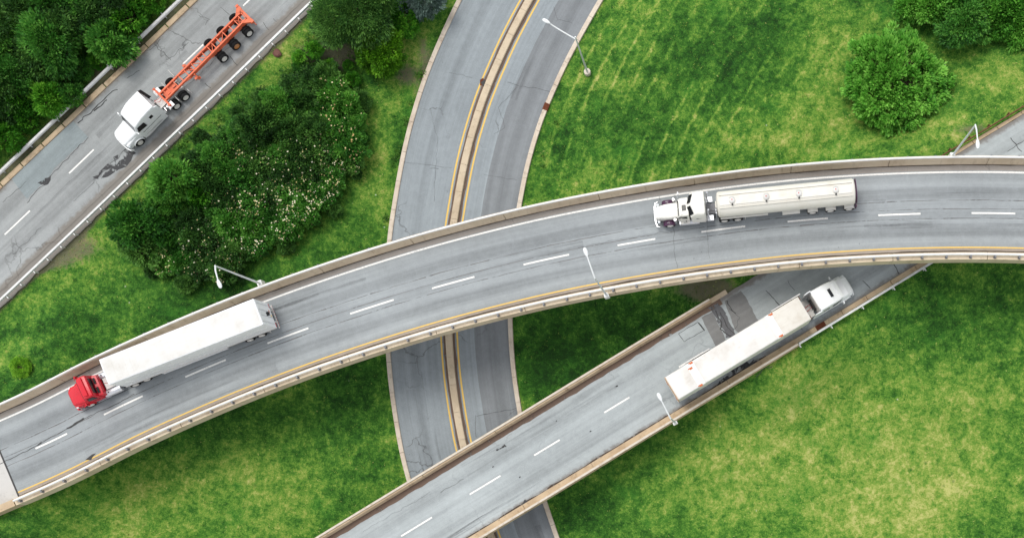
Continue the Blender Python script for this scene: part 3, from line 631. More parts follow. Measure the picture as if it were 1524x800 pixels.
# ================================================================== guardrails
def guardrail(path, lat, s0, s1, spacing, label, mat=GALV, timber=False, out=1, off=0.0):
    g = tag(empty('guardrail', path.at(s0, lat)), label, 'guardrail')
    base = g.location
    def pl(mb, nm, m):
        o = mb.build(nm, m, g); o.matrix_parent_inverse = Matrix.Translation(-base); return o
    if timber: prof = [(0, .5), (0, .72), (.09 * out, .72), (.09 * out, .5)]
    else: prof = [(0, .46), (-.07 * out, .51), (-.07 * out, .55), (0, .60), (-.07 * out, .66), (-.07 * out, .71), (0, .76), (.17 * out, .77), (.17 * out, .74), (.03 * out, .60), (.14 * out, .47)]
    pl(path.sweep([(lat + a, b) for a, b in prof], s0, s1), 'rail', mat)
    if timber: pl(path.sweep([(lat + a, b - .3) for a, b in prof], s0, s1), 'rail', mat)
    first = None; n = int((s1 - s0) / spacing)
    for i in range(n + 1):
        S = s0 + off + i * spacing
        if S > s1: break
        q = path.at(S, lat + .22 * out); q.z = path.at(S).z
        if first is None:
            k = MB(); k.box(-.05, .05, -.08, .08, -1.1, .66); k.box(-.05, .05, -.13 if out > 0 else .05, -.05 if out > 0 else .13, .5, .66)
            if not timber: k.box(-.05, .05, .02 if out > 0 else -.26, .26 if out > 0 else -.02, .60, .65)
            first = k.build('post', TIMBER if timber else GALV, g); o = first; first.matrix_parent_inverse = Matrix.Translation(-base)
        else: o = first.copy(); COL.objects.link(o)
        o.location = q; o.rotation_euler = (0, 0, path.dirn(S))
    return g
guardrail(OR, 4.55, 2, OR.L - 2, 3.9, 'pale steel guardrail along the wooded edge of the road with the orange trailer', out=1)
guardrail(OR, -5.0, 2, OR.L - 2, 1.9, 'pale steel guardrail between the big shrub thicket and the road with the orange trailer', out=-1)
guardrail(RP, -4.36, S_RPE + 3.5, RP.L - 2, 3.8, 'thin white guardrail along the grass edge beside the white tarped truck', out=-1)
guardrail(RP, 4.45, RP.px(1330, 350)[0], RP.L - 2, 2.4, 'brown double timber guardrail at upper right behind the long overpass', TIMBER, True, 1)
sg = MB(); q0, q1 = P(6, 779, 7), P(33, 764, 7)

# ================================================================== street lamps
def lamp(px, base_z, hgt, yaw, arm, label, found, bend=0.35, rise=.5, curve=False):
    b = P(px[0], px[1], base_z); g = tag(empty('street_lamp', b, yaw), label, 'street lamp', 'street lamps along the roads')
    k = MB()
    if found: k.lathe_y([(-.8, .36), (.10, .36), (.14, .32)], (0, 0, 0), 24); k.v = [(x, z, y) for x, y, z in k.v]
    else: k.box(-.28, .28, -.24, .24, -.9, .03)
    k.build('base', PALE if found else RAILW, g, .015)
    k = MB(); k.tube([(0, 0, .03), (0, 0, .2), (0, 0, hgt * .5), (0, 0, hgt)], [.13, .105, .09, .07], 12); k.box(-.17, .17, -.17, .17, .03, .07); k.build('pole', LAMPM, g)
    k = MB()
    if curve: pts = [(0, 0, hgt - .6)] + [(arm * math.sin(t), 0, hgt - .6 + rise * 2 * (1 - math.cos(t)) * 1.0) for t in np.linspace(.15, 1.5, 7)]
    else: pts = [(0, 0, hgt - .05), (arm * bend, 0, hgt + rise * .55), (arm, 0, hgt + rise)]
    k.tube(pts, [.075] * (len(pts) - 1) + [.055], 10); k.build('arm', LAMPM, g)
    e = Vector(pts[-1]); k = MB(); secs = []
    for x, wd, h0, h1 in ((-.1, .06, -.05, .06), (.06, .14, -.07, .09), (.35, .19, -.09, .11), (.62, .17, -.09, .09), (.74, .08, -.06, .05)):
        secs.append([e + Vector((x, wd * math.cos(t), (h0 + h1) / 2 + (h1 - h0) / 2 * math.sin(t))) for t in np.linspace(0, 2 * math.pi, 14)[:-1]])
    k.loft(secs); hd = k.build('lamp_head', LAMPM, g)
    k = MB(); k.lathe_y([(-.03, .1), (0, .15), (.03, .15)], (0, 0, 0), 16); k.v = [(x + e.x + .38, z + e.y, y + e.z - .10) for x, y, z in k.v]; k.build('lens', LENS, hd)
    return g
def yaw(dx, dy): return math.atan2(-dy, dx)
lamp((386, 421), zup(386) + 1.0, 8.6, yaw(9, 24), 1.5, 'pale street lamp leaning over the white flowering shrubs from the long overpass', False)
lamp((902, 438), zup(902) + .9, 8.6, yaw(-11, -33), 2.0, 'pale street lamp with its head hanging over the middle of the long overpass', False)
lamp((874, 107), .5, 8.8, yaw(-36, -20), 3.0, 'pale street lamp with curved arm on a round base in the mown grass', True, curve=True, rise=.25)
lamp((1418, 231), zup(1418) + 1.0, 8.6, yaw(1, 26), 1.5, 'pale street lamp on the long overpass near the brown timber guardrail', False)
lamp((1004, 627.5), zramp(1004) + .7, 8.0, yaw(-15, -30), 1.9, 'pale street lamp on the ramp bridge edge behind the tarped white truck', False)
# ================================================================== trucks
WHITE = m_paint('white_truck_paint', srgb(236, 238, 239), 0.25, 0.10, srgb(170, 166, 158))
CREAM = m_paint('cream_truck_paint', srgb(232, 230, 223), 0.28, 0.12, srgb(170, 160, 140))
RED = m_paint('red_truck_paint', srgb(200, 30, 46), 0.25, 0.3, srgb(128, 34, 38), scale=1.6)
PURPLE = m_paint('dark_purple_paint', srgb(70, 40, 66), 0.25, 0.05, (0.02, 0.01, 0.02, 1))
ORANGE = m_paint('orange_frame_paint', srgb(220, 110, 74), 0.6, 0.75, srgb(140, 74, 54), scale=2.0)
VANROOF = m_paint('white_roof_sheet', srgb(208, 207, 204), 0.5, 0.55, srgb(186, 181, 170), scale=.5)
TARP = m_paint('white_tarp', srgb(215, 213, 209), 0.6, 0.55, srgb(184, 176, 164), scale=.45)
TANK = m_paint('cream_tank_shell', srgb(214, 211, 202), 0.38, 0.35, srgb(186, 174, 152), scale=.6)
SILVER = m_metal('polished_aluminium', srgb(216, 218, 222), 0.35, 0.6)
DARKM = m_paint('black_chassis', srgb(34, 34, 36), 0.6, 0.4, srgb(70, 66, 60))
GREYP = m_paint('grey_deck_plate', srgb(132, 132, 136), 0.6, 0.4, srgb(80, 78, 76))
LIGHTP = m_paint('pale_deck_plate', srgb(206, 204, 200), 0.5, 0.4, srgb(140, 136, 128))
RUBBER = m_flat('tyre_rubber', srgb(30, 30, 31), 0.85, 0.3, 8)
GLASS = NT('dark_glass').done(srgb(20, 23, 26), 0.12, 0, 0.3)
AMBER = NT('amber_lens').done(srgb(230, 120, 30), 0.25)
REDL = NT('red_lens').done(srgb(190, 30, 28), 0.25)
HEADL = NT('headlight_glass').done(srgb(220, 226, 230), 0.1, 0.2)
STRAP = m_flat('orange_strap', srgb(196, 104, 62), 0.7, 0.4)
CHROME = m_metal('chrome', srgb(232, 232, 234), 0.18, 0.9)
RIMM = m_paint('pale_wheel_rim', srgb(226, 224, 218), 0.35, 0.3)
RIMO = m_paint('rusty_orange_rim', srgb(190, 128, 70), 0.5, 0.5)

def rr(x, w0, z0, z1, r, w1=None, rb_=.04, yc=0.0, n=5):
    """cross section of a body at x: half width w0 at the bottom, w1 at the top, top corners rounded by r"""
    w1 = w0 if w1 is None else w1; pts = []
    for cx_, cz, a0, rad in ((-(w0 - rb_), z0 + rb_, 180, rb_), (w0 - rb_, z0 + rb_, 270, rb_), (w1 - r, z1 - r, 0, r), (-(w1 - r), z1 - r, 90, r)):
        for k in range(n): a = RAD(a0 + 90 * k / (n - 1)); pts.append(Vector((x, yc + cx_ + rad * math.cos(a), cz + rad * math.sin(a))))
    return pts
_wh = {}
def wheel(par, x, y, dual=False, rim=None, r=.52):
    """y > 0 is the left side; the wheel's outer face looks away from the middle"""
    rim = rim or RIMM; key = (dual, rim.name, y > 0, r)
    if key in _wh:
        t0, r0 = _wh[key]; t = t0.copy(); COL.objects.link(t); t.parent = par; t.location = (x, y, r); q = r0.copy(); COL.objects.link(q); q.parent = t; return
    s = 1 if y > 0 else -1; k = MB(); wdt = .27
    for j in range(2 if dual else 1):
        o = -s * j * .33
        k.lathe_y([(o - wdt / 2 * .75, .30), (o - wdt / 2 * .9, .40), (o - wdt / 2, .47), (o - wdt / 2 * .85, r - .015), (o - .06, r), (o - .055, r - .02), (o - .02, r - .02), (o - .015, r), (o + .015, r), (o + .02, r - .02), (o + .055, r - .02), (o + .06, r), (o + wdt / 2 * .85, r - .015), (o + wdt / 2, .47), (o + wdt / 2 * .9, .40), (o + wdt / 2 * .75, .30)], (0, 0, 0), 28)
    t = k.build('wheel', RUBBER, par, loc=(x, y, r))
    k = MB(); e = s * .125
    k.lathe_y([(-s * .04, .31), (e, .315), (e + s * .025, .30), (e + s * .005, .25), (e - s * .0 if dual else e + s * .03, .17), (e + s * (.02 if dual else .07), .10), (e + s * (.06 if dual else .10), .06), (e + s * .1, .001)], (0, 0, 0), 24)
    for a in range(8): k.lathe_y([(e, .02), (e + s * .05, .02), (e + s * .055, .001)], (.2 * math.cos(a * math.pi / 4), 0, .2 * math.sin(a * math.pi / 4)), 6)
    q = k.build('rim', rim, t); _wh[key] = (t, q)
def fender_arc(par, x, y, r, wdt, a0, a1, mat, name='fender', th=.05, flat=None):
    k = MB(); secs = []
    for a in np.linspace(RAD(a0), RAD(a1), 14):
        c_, s_ = math.cos(a), math.sin(a); e = 1.0
        secs.append([Vector((x + (r + d) * c_ * e, y + l, .52 + (r + d) * s_)) for d, l in ((0, -wdt / 2), (0, wdt / 2), (th * .6, wdt / 2), (th, wdt / 2 - .08), (th, -wdt / 2 + .04), (th * .6, -wdt / 2))])
    k.loft(secs); return k.build(name, mat, par)

def tractor(g, paint, hood, cabx, roof, sleeper=None, width=1.22, fend=None, axles=(-5.3, -6.6), front=1.25, frame_end=-7.3, frame_mat=DARKM, drive_rim=None, style=''):
    """conventional road tractor, nose towards +x, origin on the ground under the steering axle"""
    w = width; fend = fend or paint; hw0, hw1, hz0, hz1 = hood     # nose half width, cowl half width, nose height, cowl height
    wb, wt, cb = cabx                                              # windscreen foot, windscreen head, cab back
    # frame
    k = MB()
    for s in (-1, 1): k.box(frame_end, front - .25, s * .43 - .05, s * .43 + .05, .72, 1.0)
    for x in (-1.2, -3.2, -4.4, -5.95, frame_end + .1): k.box(x - .06, x + .06, -.38, .38, .76, .96)
    k.tube([(0, -.95, .52), (0, .95, .52)], .08, 8)
    for a in axles: k.tube([(a, -.9, .52), (a, .9, .52)], .11, 10); k.tube([(a - .18, 0, .56), (a + .18, 0, .56)], .24, 12)
    k.build('chassis_frame', frame_mat, g, .01)
    # hood
    k = MB()
    k.loft([rr(front + .02, hw0 * .70, .66, hz0 - .20, .14), rr(front - .06, hw0 * .88, .60, hz0 - .08, .2), rr(front - .20, hw0 * .97, .58, hz0 + .0, .24), rr(front - .42, hw0, .56, hz0 + .05, .26), rr(.35, (hw0 + hw1) / 2, .75, (hz0 + hz1) / 2 + .06, .28), rr(wb - .12, hw1, .75, hz1 + .02, .26)])
    hd = k.build('hood', paint, g)
    k = MB(); k.box(front - .05, front + .03, -hw0 * .62, hw0 * .62, .68, hz0 - .2)
    for i in range(7): z = .74 + i * (hz0 - 1.0) / 6; k.box(front + .03, front + .045, -hw0 * .58, hw0 * .58, z, z + .025)
    k.build('grille', CHROME if style != 'red' else DARKM, hd, .02)
    k = MB(); secs = [rr(x, 0, 0, 1, 0) for x in ()]
    xs_ = [(-w, -.32), (-w + .06, -.10), (-w * .6, .03), (0, .07), (w * .6, .03), (w - .06, -.10), (w, -.32)]
    secs = [[Vector((front + .02 + dx, y, .40)), Vector((front + .14 + dx, y, .40)), Vector((front + .17 + dx, y, .55)), Vector((front + .14 + dx, y, .74)), Vector((front + .02 + dx, y, .74))] for y, dx in xs_]
    k.loft(secs); k.build('bumper', CHROME if style in ('long', ) else paint, g, .01)
    for s in (-1, 1):
        k = MB()
        if style == 'long': k.lathe_y([(-.1, .05), (-.08, .13), (.08, .15), (.1, .14)], (0, 0, 0), 14); k.v = [(front - .25 + y * 1.2, x + s * (hw0 + .2), z + 1.05) for x, y, z in k.v]
        else: k.loft([rr(front - .40, .14, .86, 1.22, .06, yc=s * (w - .22)), rr(front - .20, .14, .86, 1.16, .06, yc=s * (w - .25)), rr(front - .10, .10, .90, 1.10, .06, yc=s * (w - .30))])
        k.build('headlight', HEADL, g)
        # fenders: swept lobes over the steering wheels
        if style == 'long':
            f = fender_arc(g, 0, s * (w - .24), .60, .50, -8, 150, fend, th=.06)
            k = MB(); k.lathe_y([(-.03, .05), (.0, .07), (.03, .05)], (.15, s * (w - .2), 1.26), 8); k.build('marker_light', CHROME, f)
        else:
            fender_arc(g, 0, s * (w - .20), .60, .44, 5, 175, fend, th=.05)
            k = MB(); k.loft([rr(front - .12, .16, .6, hz0 - .22, .1, .13, yc=s * (w - .36)), rr(front - .45, .27, .72, hz0 - .08, .14, .2, yc=s * (w - .34)), rr(.0, .30, 1.08, hz0 + .08, .16, .22, yc=s * (w - .36)), rr(-.55, .26, 1.0, hz0 + .12, .12, .2, yc=s * (w - .36)), rr(wb - .15, .18, .80, hz0 + .12, .08, .14, yc=s * (w - .32))])
            k.build('fender_top', fend, hd)
    # cab
    k = MB(); cw = w - .02; zb = .78
    if style == 'long':
        prof = [(wb, hw1 + .08, hw1 + .02, hz1), (wb - .06, hw1 + .14, hw1 + .06, hz1 + .08), (wt, hw1 + .2, hw1 + .06, roof[0]), (wt - .25, hw1 + .2, hw1 + .1, roof[0] + .10), (cb, hw1 + .2, hw1 + .1, roof[0] + .14)]
    else:
        prof = [(wb, cw * .93, cw * .80, hz1), (wb - .08, cw * .95, cw * .86, hz1 + .10), (wt, cw, cw * .88, roof[0]), (wt - .22, cw, cw * .92, roof[0] + .13)] + [(x, cw, cw * .94, z) for x, z in roof[1]] + ([(cb, cw, cw * .94, roof[1][-1][1])] if roof[1] else [(cb + .3, cw, cw * .93, roof[0] + .16), (cb + .05, cw, cw * .9, roof[0] + .08), (cb, cw, cw * .88, roof[0] - .02)])
    rads = .16
    k.loft([rr(x, a, zb, z, min(rads, (z - zb) * .2), b) for x, a, b, z in prof])
    cab_o = k.build('cab', paint, g)
    def wscr(x0, z0_, hwa, x1, z1_, hwb, mat, name, par, off=.012):
        nrm = Vector((z1_ - z0_, 0, -(x1 - x0))).normalized() * off; k = MB()
        q = [Vector((x0, -hwa, z0_)) + nrm, Vector((x0, hwa, z0_)) + nrm, Vector((x1, hwb, z1_)) + nrm, Vector((x1, -hwb, z1_)) + nrm]
        k.slab(q, .02); return k.build(name, mat, par)
    x0, z0_ = wb - .08, hz1 + .10
    lw = prof[1][2] - .12; uw = prof[2][2] - .16
    fx = lambda t: x0 + (wt - x0) * t; fz = lambda t: z0_ + (roof[0] - z0_) * t
    if style == 'long':
        for s in (-1, 1):
            q = [Vector((fx(.08) - (.0 if 0 else .0), s * .04, fz(.08))), Vector((fx(.08), s * lw, fz(.08))), Vector((fx(.9), s * uw, fz(.9))), Vector((fx(.9), s * .04, fz(.9)))]
            nrm = Vector((roof[0] - z0_, 0, -(wt - x0))).normalized() * .012; q = [p + nrm for p in q]
            k = MB(); k.slab(q if s > 0 else q[::-1], .02); k.build('windscreen', GLASS, cab_o)
    else: wscr(fx(.06), fz(.06), lw, fx(.94), fz(.94), uw, GLASS, 'windscreen', cab_o)
    # side windows, doors, mirrors
    for s in (-1, 1):
        def ysurf(x, z):
            for (xa_, a0, b0, za_), (xb2, a1, b1, zb2) in zip(prof[:-1], prof[1:]):
                if xa_ >= x >= xb2:
                    u = (xa_ - x) / max(1e-6, xa_ - xb2); a = a0 + (a1 - a0) * u; b = b0 + (b1 - b0) * u; zt = za_ + (zb2 - za_) * u; return a + (b - a) * min(1, max(0, (z - zb) / (zt - .12 - zb))) + .055
            return prof[-1][1]
        yb = lambda z: (cw if style != 'long' else hw1 + .2) * 1.0 - max(0, (z - zb)) / (roof[0] + .1 - zb) * (cw * .1 if style != 'long' else .12) + .004
        xa, xb_ = wt - .02, max(cb + .25, wt - 1.0); z0w, z1w = hz1 + .0, roof[0] - .18
        if style == 'long': xa, xb_ = wt + .05, cb + .2
        q = [Vector((x, s * ysurf(x, z), z)) for x, z in ((xa + .2, z0w), (xb_, z0w), (xb_, z1w), (xa - .12, z1w))]
        k = MB(); k.slab(q if s < 0 else q[::-1], .02); 
        k.build('side_window', GLASS, cab_o)
        k = MB(); k.box(wb - .30, wb - .18, s * (w + .12) - .03, s * (w + .12) + .22 * s if False else s * (w + .12) + .03, hz1 - .1, hz1 + .55); k.tube([(wb - .15, s * (w - .1), hz1 + .45), (wb - .22, s * (w + .12), hz1 + .5)], .02, 6); k.tube([(wb - .15, s * (w - .1), hz1 - .02), (wb - .22, s * (w + .12), hz1 - .02)], .02, 6)
        k.box(wb - .31, wb - .20, s * (w + .24) - .1, s * (w + .24) + .1, hz1 - .05, hz1 + .5); k.build('mirror', SILVER if style == 'long' else paint, cab_o, .02)
        k = MB(); k.box(cb + .25, wb - .55, s * (w - .05) - .01, s * (w - .05) + .01 + .02 * s, 1.35, 1.38); k.build('door_handle', DARKM, cab_o)
    k = MB()
    for y in (-.7, -.35, 0, .35, .7): k.loft([rr(wt - .12, .05, roof[0] + .04, roof[0] + .12, .02, yc=y), rr(wt - .30, .05, roof[0] + .07, roof[0] + .16, .02, yc=y)])
    k.build('roof_marker_lights', paint, cab_o)
    # wheels
    for s in (-1, 1): wheel(g, 0, s * (w - .17))
    for a in axles:
        for s in (-1, 1): wheel(g, a, s * (w - .12), True, drive_rim)
    # fifth wheel
    k = MB(); k.box((axles[0] + axles[1]) / 2 - .35, (axles[0] + axles[1]) / 2 + .55, -.42, .42, 1.02, 1.14); k.build('fifth_wheel', DARKM, g, .03)
    return cab_o, prof
def tankcyl(g, x0, x1, y, z, r, mat, name='fuel_tank'):
    k = MB(); k.tube([(x0, y, z), (x0 - .04, y, z), (x1 + .04, y, z), (x1, y, z)], [r * .93, r, r, r * .93], 20)
    for x in (x0 - .3, x1 + .3): k.tube([(x - .04, y, z), (x + .04, y, z)], r + .015, 20)
    o = k.build(name, mat, g); k = MB(); k.tube([(x0 - .5, y, z + r), (x0 - .5, y, z + r + .06)], .06, 10); k.build('cap', DARKM, o); return o
def part(k, name, mat, par, bevel=0.0): return k.build(name, mat, par, bevel)

def vehicle(name, path_z, wheel_first, wheel_last, label, lat=1.22):
    """stand a vehicle by the photo positions of its left hub on the first and last axle"""
    a = P(*wheel_first, path_z[0] + .52); b = P(*wheel_last, path_z[1] + .52); d = a - b; yaw_ = math.atan2(d.y, d.x)
    left = Vector((-math.sin(yaw_), math.cos(yaw_), 0)); o = a - left * lat
    g = tag(empty(name, (o.x, o.y, path_z[0] + .012), yaw_), label, 'truck'); g.rotation_euler[1] = -math.atan2(path_z[0] - path_z[1], math.hypot(d.x, d.y)); return g

# ---- white tractor with the empty orange container chassis
g = vehicle('container_truck', (4.0, 4.0), (209.7, 213), (371.6, 50.4), 'white sleeper truck pulling an empty skeletal orange trailer at upper left')
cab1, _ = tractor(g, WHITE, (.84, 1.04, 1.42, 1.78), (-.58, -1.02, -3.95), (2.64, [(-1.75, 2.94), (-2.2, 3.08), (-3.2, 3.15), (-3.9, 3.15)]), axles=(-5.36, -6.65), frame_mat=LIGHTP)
for s in (-1, 1):
    k = MB(); k.slab([Vector((-2.75, s * 1.185, 2.05)), Vector((-3.15, s * 1.185, 2.05)), Vector((-3.15, s * 1.165, 2.42)), Vector((-2.75, s * 1.165, 2.42))][::-s], .025); part(k, 'sleeper_window', GLASS, cab1)
    k = MB(); k.loft([rr(-3.9, .03, .95, 3.0, .02, yc=s * 1.16), rr(-4.25, .03, .95, 2.85, .02, yc=s * 1.14)]); part(k, 'side_fairing', DARKM if s < 0 else WHITE, cab1)
    k = MB(); k.loft([rr(-.75, .05, .35, .95, .03, yc=s * 1.12), rr(-4.0, .05, .35, .95, .03, yc=s * 1.12)]); part(k, 'side_skirt', WHITE, g)
    tankcyl(g, -1.6, -3.4, s * .88, .72, .32, SILVER)
    k = MB(); k.box(-2.2, -1.0, s * 1.05, s * 1.24, .42, .48); k.box(-2.0, -1.2, s * 1.05, s * 1.22, .72, .77); part(k, 'step', LIGHTP, g, .01)
    k = MB(); k.box(-5.42, -4.86, s * .98 - .30, s * .98 + .30, 1.10, 1.13); k.add([Vector((x, s * .98 + y, z)) for x, z in ((-4.86, 1.13), (-4.86, 1.10), (-4.70, .92), (-4.68, .95)) for y in (-.3, .3)], [(0, 1, 3, 2), (2, 3, 5, 4), (4, 5, 7, 6), (6, 7, 1, 0), (0, 2, 4, 6), (1, 7, 5, 3)])
    part(k, 'quarter_fender', WHITE, g)
    k = MB(); k.box(-6.03, -5.99, s * .98 - .3, s * .98 + .3, .55, 1.12); part(k, 'mud_flap', LIGHTP, g)
k = MB(); k.box(-5.1, -4.15, -.42, .52, 1.01, 1.05); part(k, 'deck_plate', LIGHTP, g)
k = MB()
for p in ((-4.4, .75), (-4.65, .8), (-4.35, .95)): k.lathe_y([(-.1, .10), (.1, .10)], (p[0], p[1], .95), 10)
part(k, 'air_tank', CHROME, g)
k = MB(); k.tube([(-4.2, .0, 1.6), (-4.5, .1, 1.35), (-4.9, .0, 1.3), (-5.2, 0, 1.5)], .025, 6); k.tube([(-4.2, -.15, 1.6), (-4.6, -.2, 1.3), (-5.2, -.1, 1.45)], .025, 6); part(k, 'air_hose', REDL, g)
for x in (-4.75, -7.25):
    pass
for s in (-1, 1):
    k = MB(); k.box(-7.45, -7.41, s * 1.24 - .3 - .3 * (s < 0) + .0, s * 1.24 - .3 + .6 - .3 * (s > 0) - .0, .25, 1.0); part(k, 'mud_flap', LIGHTP, g)
# chassis: x from -5.0 (front bolster) to -17.2
def ibeam(k, x0, x1, y, z0, z1, wd=.16, t=.03, z0b=None, z1b=None):
    z0b = z0 if z0b is None else z0b; z1b = z1 if z1b is None else z1b
    k.beam((x0, y, z1 - t / 2), (x1, y, z1b - t / 2), wd, t); k.beam((x0, y, z0 + t / 2), (x1, y, z0b + t / 2), wd, t); k.beam((x0, y, (z0 + z1) / 2), (x1, y, (z0b + z1b) / 2), t, (z1 - z0) - 2 * t)
for s in (-1, 1):
    k = MB(); ibeam(k, -5.05, -7.8, s * .44, 1.22, 1.44); ibeam(k, -7.8, -8.5, s * .44, 1.22, 1.44, z0b=1.0, z1b=1.44); ibeam(k, -8.5, -17.1, s * .44, 1.0, 1.44); part(k, 'main_beam', ORANGE, g)
k = MB()
for x in (-5.6, -6.1, -7.0, -7.8, -8.6, -9.6, -10.5, -11.2, -12.0, -12.6, -13.3, -14.2, -15.1, -15.9, -16.5):
    k.box(x - .05, x + .05, -.40, .40, 1.18, 1.38)
for a, b in ((-8.6, -9.6), (-9.6, -10.5), (-10.5, -11.2)): k.beam((a, -.38, 1.25), (b, .38, 1.25), .07, .06)
for a, b in ((-15.9, -16.5),): k.beam((a, -.38, 1.25), (b, .38, 1.25), .07, .06); k.beam((a, .38, 1.25), (b, -.38, 1.25), .07, .06)
for a, b in ((-12.0, -12.6), (-13.3, -14.2)): k.beam((a, .38, 1.25), (b, -.38, 1.25), .07, .06)
part(k, 'cross_members', ORANGE, g)
k = MB(); k.box(-6.9, -5.3, -.40, .40, 1.20, 1.235); k.box(-6.0, -5.6, -.2, .2, 1.24, 1.3); part(k, 'kingpin_plate', ORANGE, g)
k = MB(); k.box(-5.14, -4.96, -1.22, 1.22, 1.24, 1.46)
for s in (-1, 1): k.box(-5.2, -4.9, s * 1.13 - .09, s * 1.13 + .09, 1.46, 1.52)
part(k, 'front_bolster', ORANGE, g, .01)
k = MB(); k.box(-17.3, -17.08, -1.22, 1.22, 1.2, 1.46); k.box(-17.02, -16.9, -.5, .5, 1.15, 1.44)
for s in (-1, 1):
    k.box(-17.34, -17.0, s * 1.12 - .1, s * 1.12 + .1, 1.46, 1.52)
    k.add([Vector((x, s * y, z)) for z in (1.22, 1.44) for x, y in ((-17.1, .48), (-17.1, 1.15), (-16.3, .50))], [(0, 1, 2), (3, 5, 4), (0, 3, 4, 1), (1, 4, 5, 2), (2, 5, 3, 0)])
part(k, 'rear_bolster', ORANGE, g, .008)
k = MB(); k.box(-17.25, -17.15, -1.1, 1.1, .5, .62)
for s in (-1, 1): k.box(-17.25, -17.12, s * .6 - .05, s * .6 + .05, .6, 1.25); k.box(-17.3, -16.9, s * .95 - .06, s * .95 + .02, .95, 1.15)
part(k, 'underride_bar', ORANGE, g)
for s in (-1, 1):
    k = MB(); k.box(-17.34, -17.305, s * .9 - .14, s * .9 + .14, 1.26, 1.36); part(k, 'tail_light', REDL, g)
    k = MB(); k.box(-9.15, -8.99, s * .62 - .07, s * .62 + .07, .35, 1.3); k.box(-9.25, -8.9, s * .62 - .14, s * .62 + .14, .30, .35); k.beam((-9.07, s * .5, 1.25), (-9.07, s * .95, 1.05), .1, .08); part(k, 'landing_leg', ORANGE, g)
    k = MB(); k.box(-9.0, -8.75, s * .9 - .12, s * .9 + .12, 1.0, 1.15); part(k, 'crank_bracket', ORANGE, g, .01)
for i, a in enumerate((-12.34, -14.17, -16.04)):
    k = MB(); k.tube([(a, -.95, .52), (a, .95, .52)], .08, 10)
    for s in (-1, 1): k.box(a - .5, a + .5, s * .5 - .05, s * .5 + .05, .72, .8); k.box(a - .08, a + .08, s * .5 - .08, s * .5 + .08, .5, 1.0)
    part(k, 'axle', DARKM, g)
    for s in (-1, 1): wheel(g, a, s * 1.10, True, RIMO if (i == 1) else RIMM)
k = MB(); k.beam((-11.6, -.46, .95), (-16.6, -.46, .95), .08, .2); k.beam((-11.6, .46, .95), (-16.6, .46, .95), .08, .2); part(k, 'slider_rail', ORANGE, g)
k = MB(); k.tube([(-16.6, .2, 1.1), (-14, .1, 1.1), (-10, .15, 1.1), (-6.5, .1, 1.3)], .03, 6); part(k, 'air_line', DARKM, g)

# ---- red day cab with the long white van trailer
def zp(path, px, py): return path.at(path.px(px, py)[0]).z
za, zb_ = zp(UP, 136, 603), zp(UP, 389, 500)
a = P(136.4, 603, za + .5); d1 = P(220, 563.2, za + .6); yw = math.atan2(a.y - d1.y, a.x - d1.x)
last = P(388.9, 498.4, zb_ + .52)
g = vehicle('van_truck', (za, za + .16), (136.4, 603), (219, 565), 'red day-cab truck with a long white box trailer on the long overpass')
cab2, _ = tractor(g, RED, (.88, 1.04, 1.36, 1.72), (-.30, -.84, -1.85), (2.66, []), axles=(-4.95, -6.2), frame_end=-6.9, style='red', frame_mat=DARKM)
k = MB(); k.slab([Vector((-1.862, -.8, 1.9)), Vector((-1.862, .8, 1.9)), Vector((-1.862, .75, 2.45)), Vector((-1.862, -.75, 2.45))], -.02); part(k, 'rear_window', GLASS, cab2)
# roof fairing: raised rear lip with dark gap
k = MB(); k.loft([rr(-.95, .85, 2.74, 2.84, .03), rr(-1.35, .94, 2.74, 2.98, .08), rr(-1.52, .94, 2.74, 2.98, .08)]); part(k, 'roof_fairing', RED, cab2)
k = MB(); k.loft([rr(-1.86, 1.14, .95, 1.75, .1, 1.08), rr(-2.25, 1.12, .95, 1.62, .1, 1.04)]); bx = part(k, 'cab_back_box', RED, cab2)
for s in (-1, 1):
    k = MB(); k.box(-2.10, -1.90, s * .48 - .3, s * .48 + .3, 1.762, 1.80); part(k, 'back_vent', DARKM, bx)
    tankcyl(g, -2.0, -3.75, s * .92, .80, .35, SILVER)
    k = MB(); k.box(-2.2, -.75, s * .92, s * 1.22, .40, .46); k.box(-2.2, -.85, s * .98, s * 1.2, .78, .84); part(k, 'step', SILVER, g, .01)
    k = MB(); k.loft([rr(.75, .12, .75, 1.2, .08, yc=s * 1.02), rr(-.0, .12, 1.0, 1.24, .08, yc=s * 1.05)]); 
k = MB(); k.box(-4.4, -2.4, -.58, .58, 1.01, 1.06); part(k, 'deck_plate', LIGHTP, g)
k = MB(); k.loft([rr(-2.8, .22, 1.05, 1.5, .1, yc=-.75), rr(-3.5, .22, 1.05, 1.5, .1, yc=-.75)]); part(k, 'tool_box', SILVER, g)
# trailer in its own direction: kingpin on the fifth wheel
def trailer_frame(g, kx, last_world, last_lat):
    """transform from trailer space (x back from the kingpin is negative) to truck space"""
    gw = g.matrix_world if False else Matrix.Translation(g.location) @ g.rotation_euler.to_matrix().to_4x4()
    kp = gw @ Vector((kx, 0, 0)); v = last_world - kp; ang = math.atan2(-v.y, -v.x); dist = math.hypot(v.x, v.y); ang += math.asin(last_lat / dist)
    rel = ang - g.rotation_euler[2]; return Matrix.Translation((kx, 0, 0)) @ Matrix.Rotation(rel, 4, 'Z')
class TP:
    """parts of a trailer turned about the kingpin"""
    def __init__(s, g, M): s.g = g; s.M = M
    def part(s, k, name, mat, par=None, bevel=0.0):
        if par is not None: return k.build(name, mat, par, bevel)
        o = k.build(name, mat, s.g, bevel); o.matrix_local = s.M; return o
    def wheel(s, x, y, rim=None):
        n0 = len(bpy.data.objects); before = set(bpy.data.objects); wheel(s.g, x, y, True, rim)
        for o in set(bpy.data.objects) - before:
            if o.parent == s.g: o.location = s.M @ Vector(o.location); o.rotation_euler = (0, 0, s.M.to_euler().z)
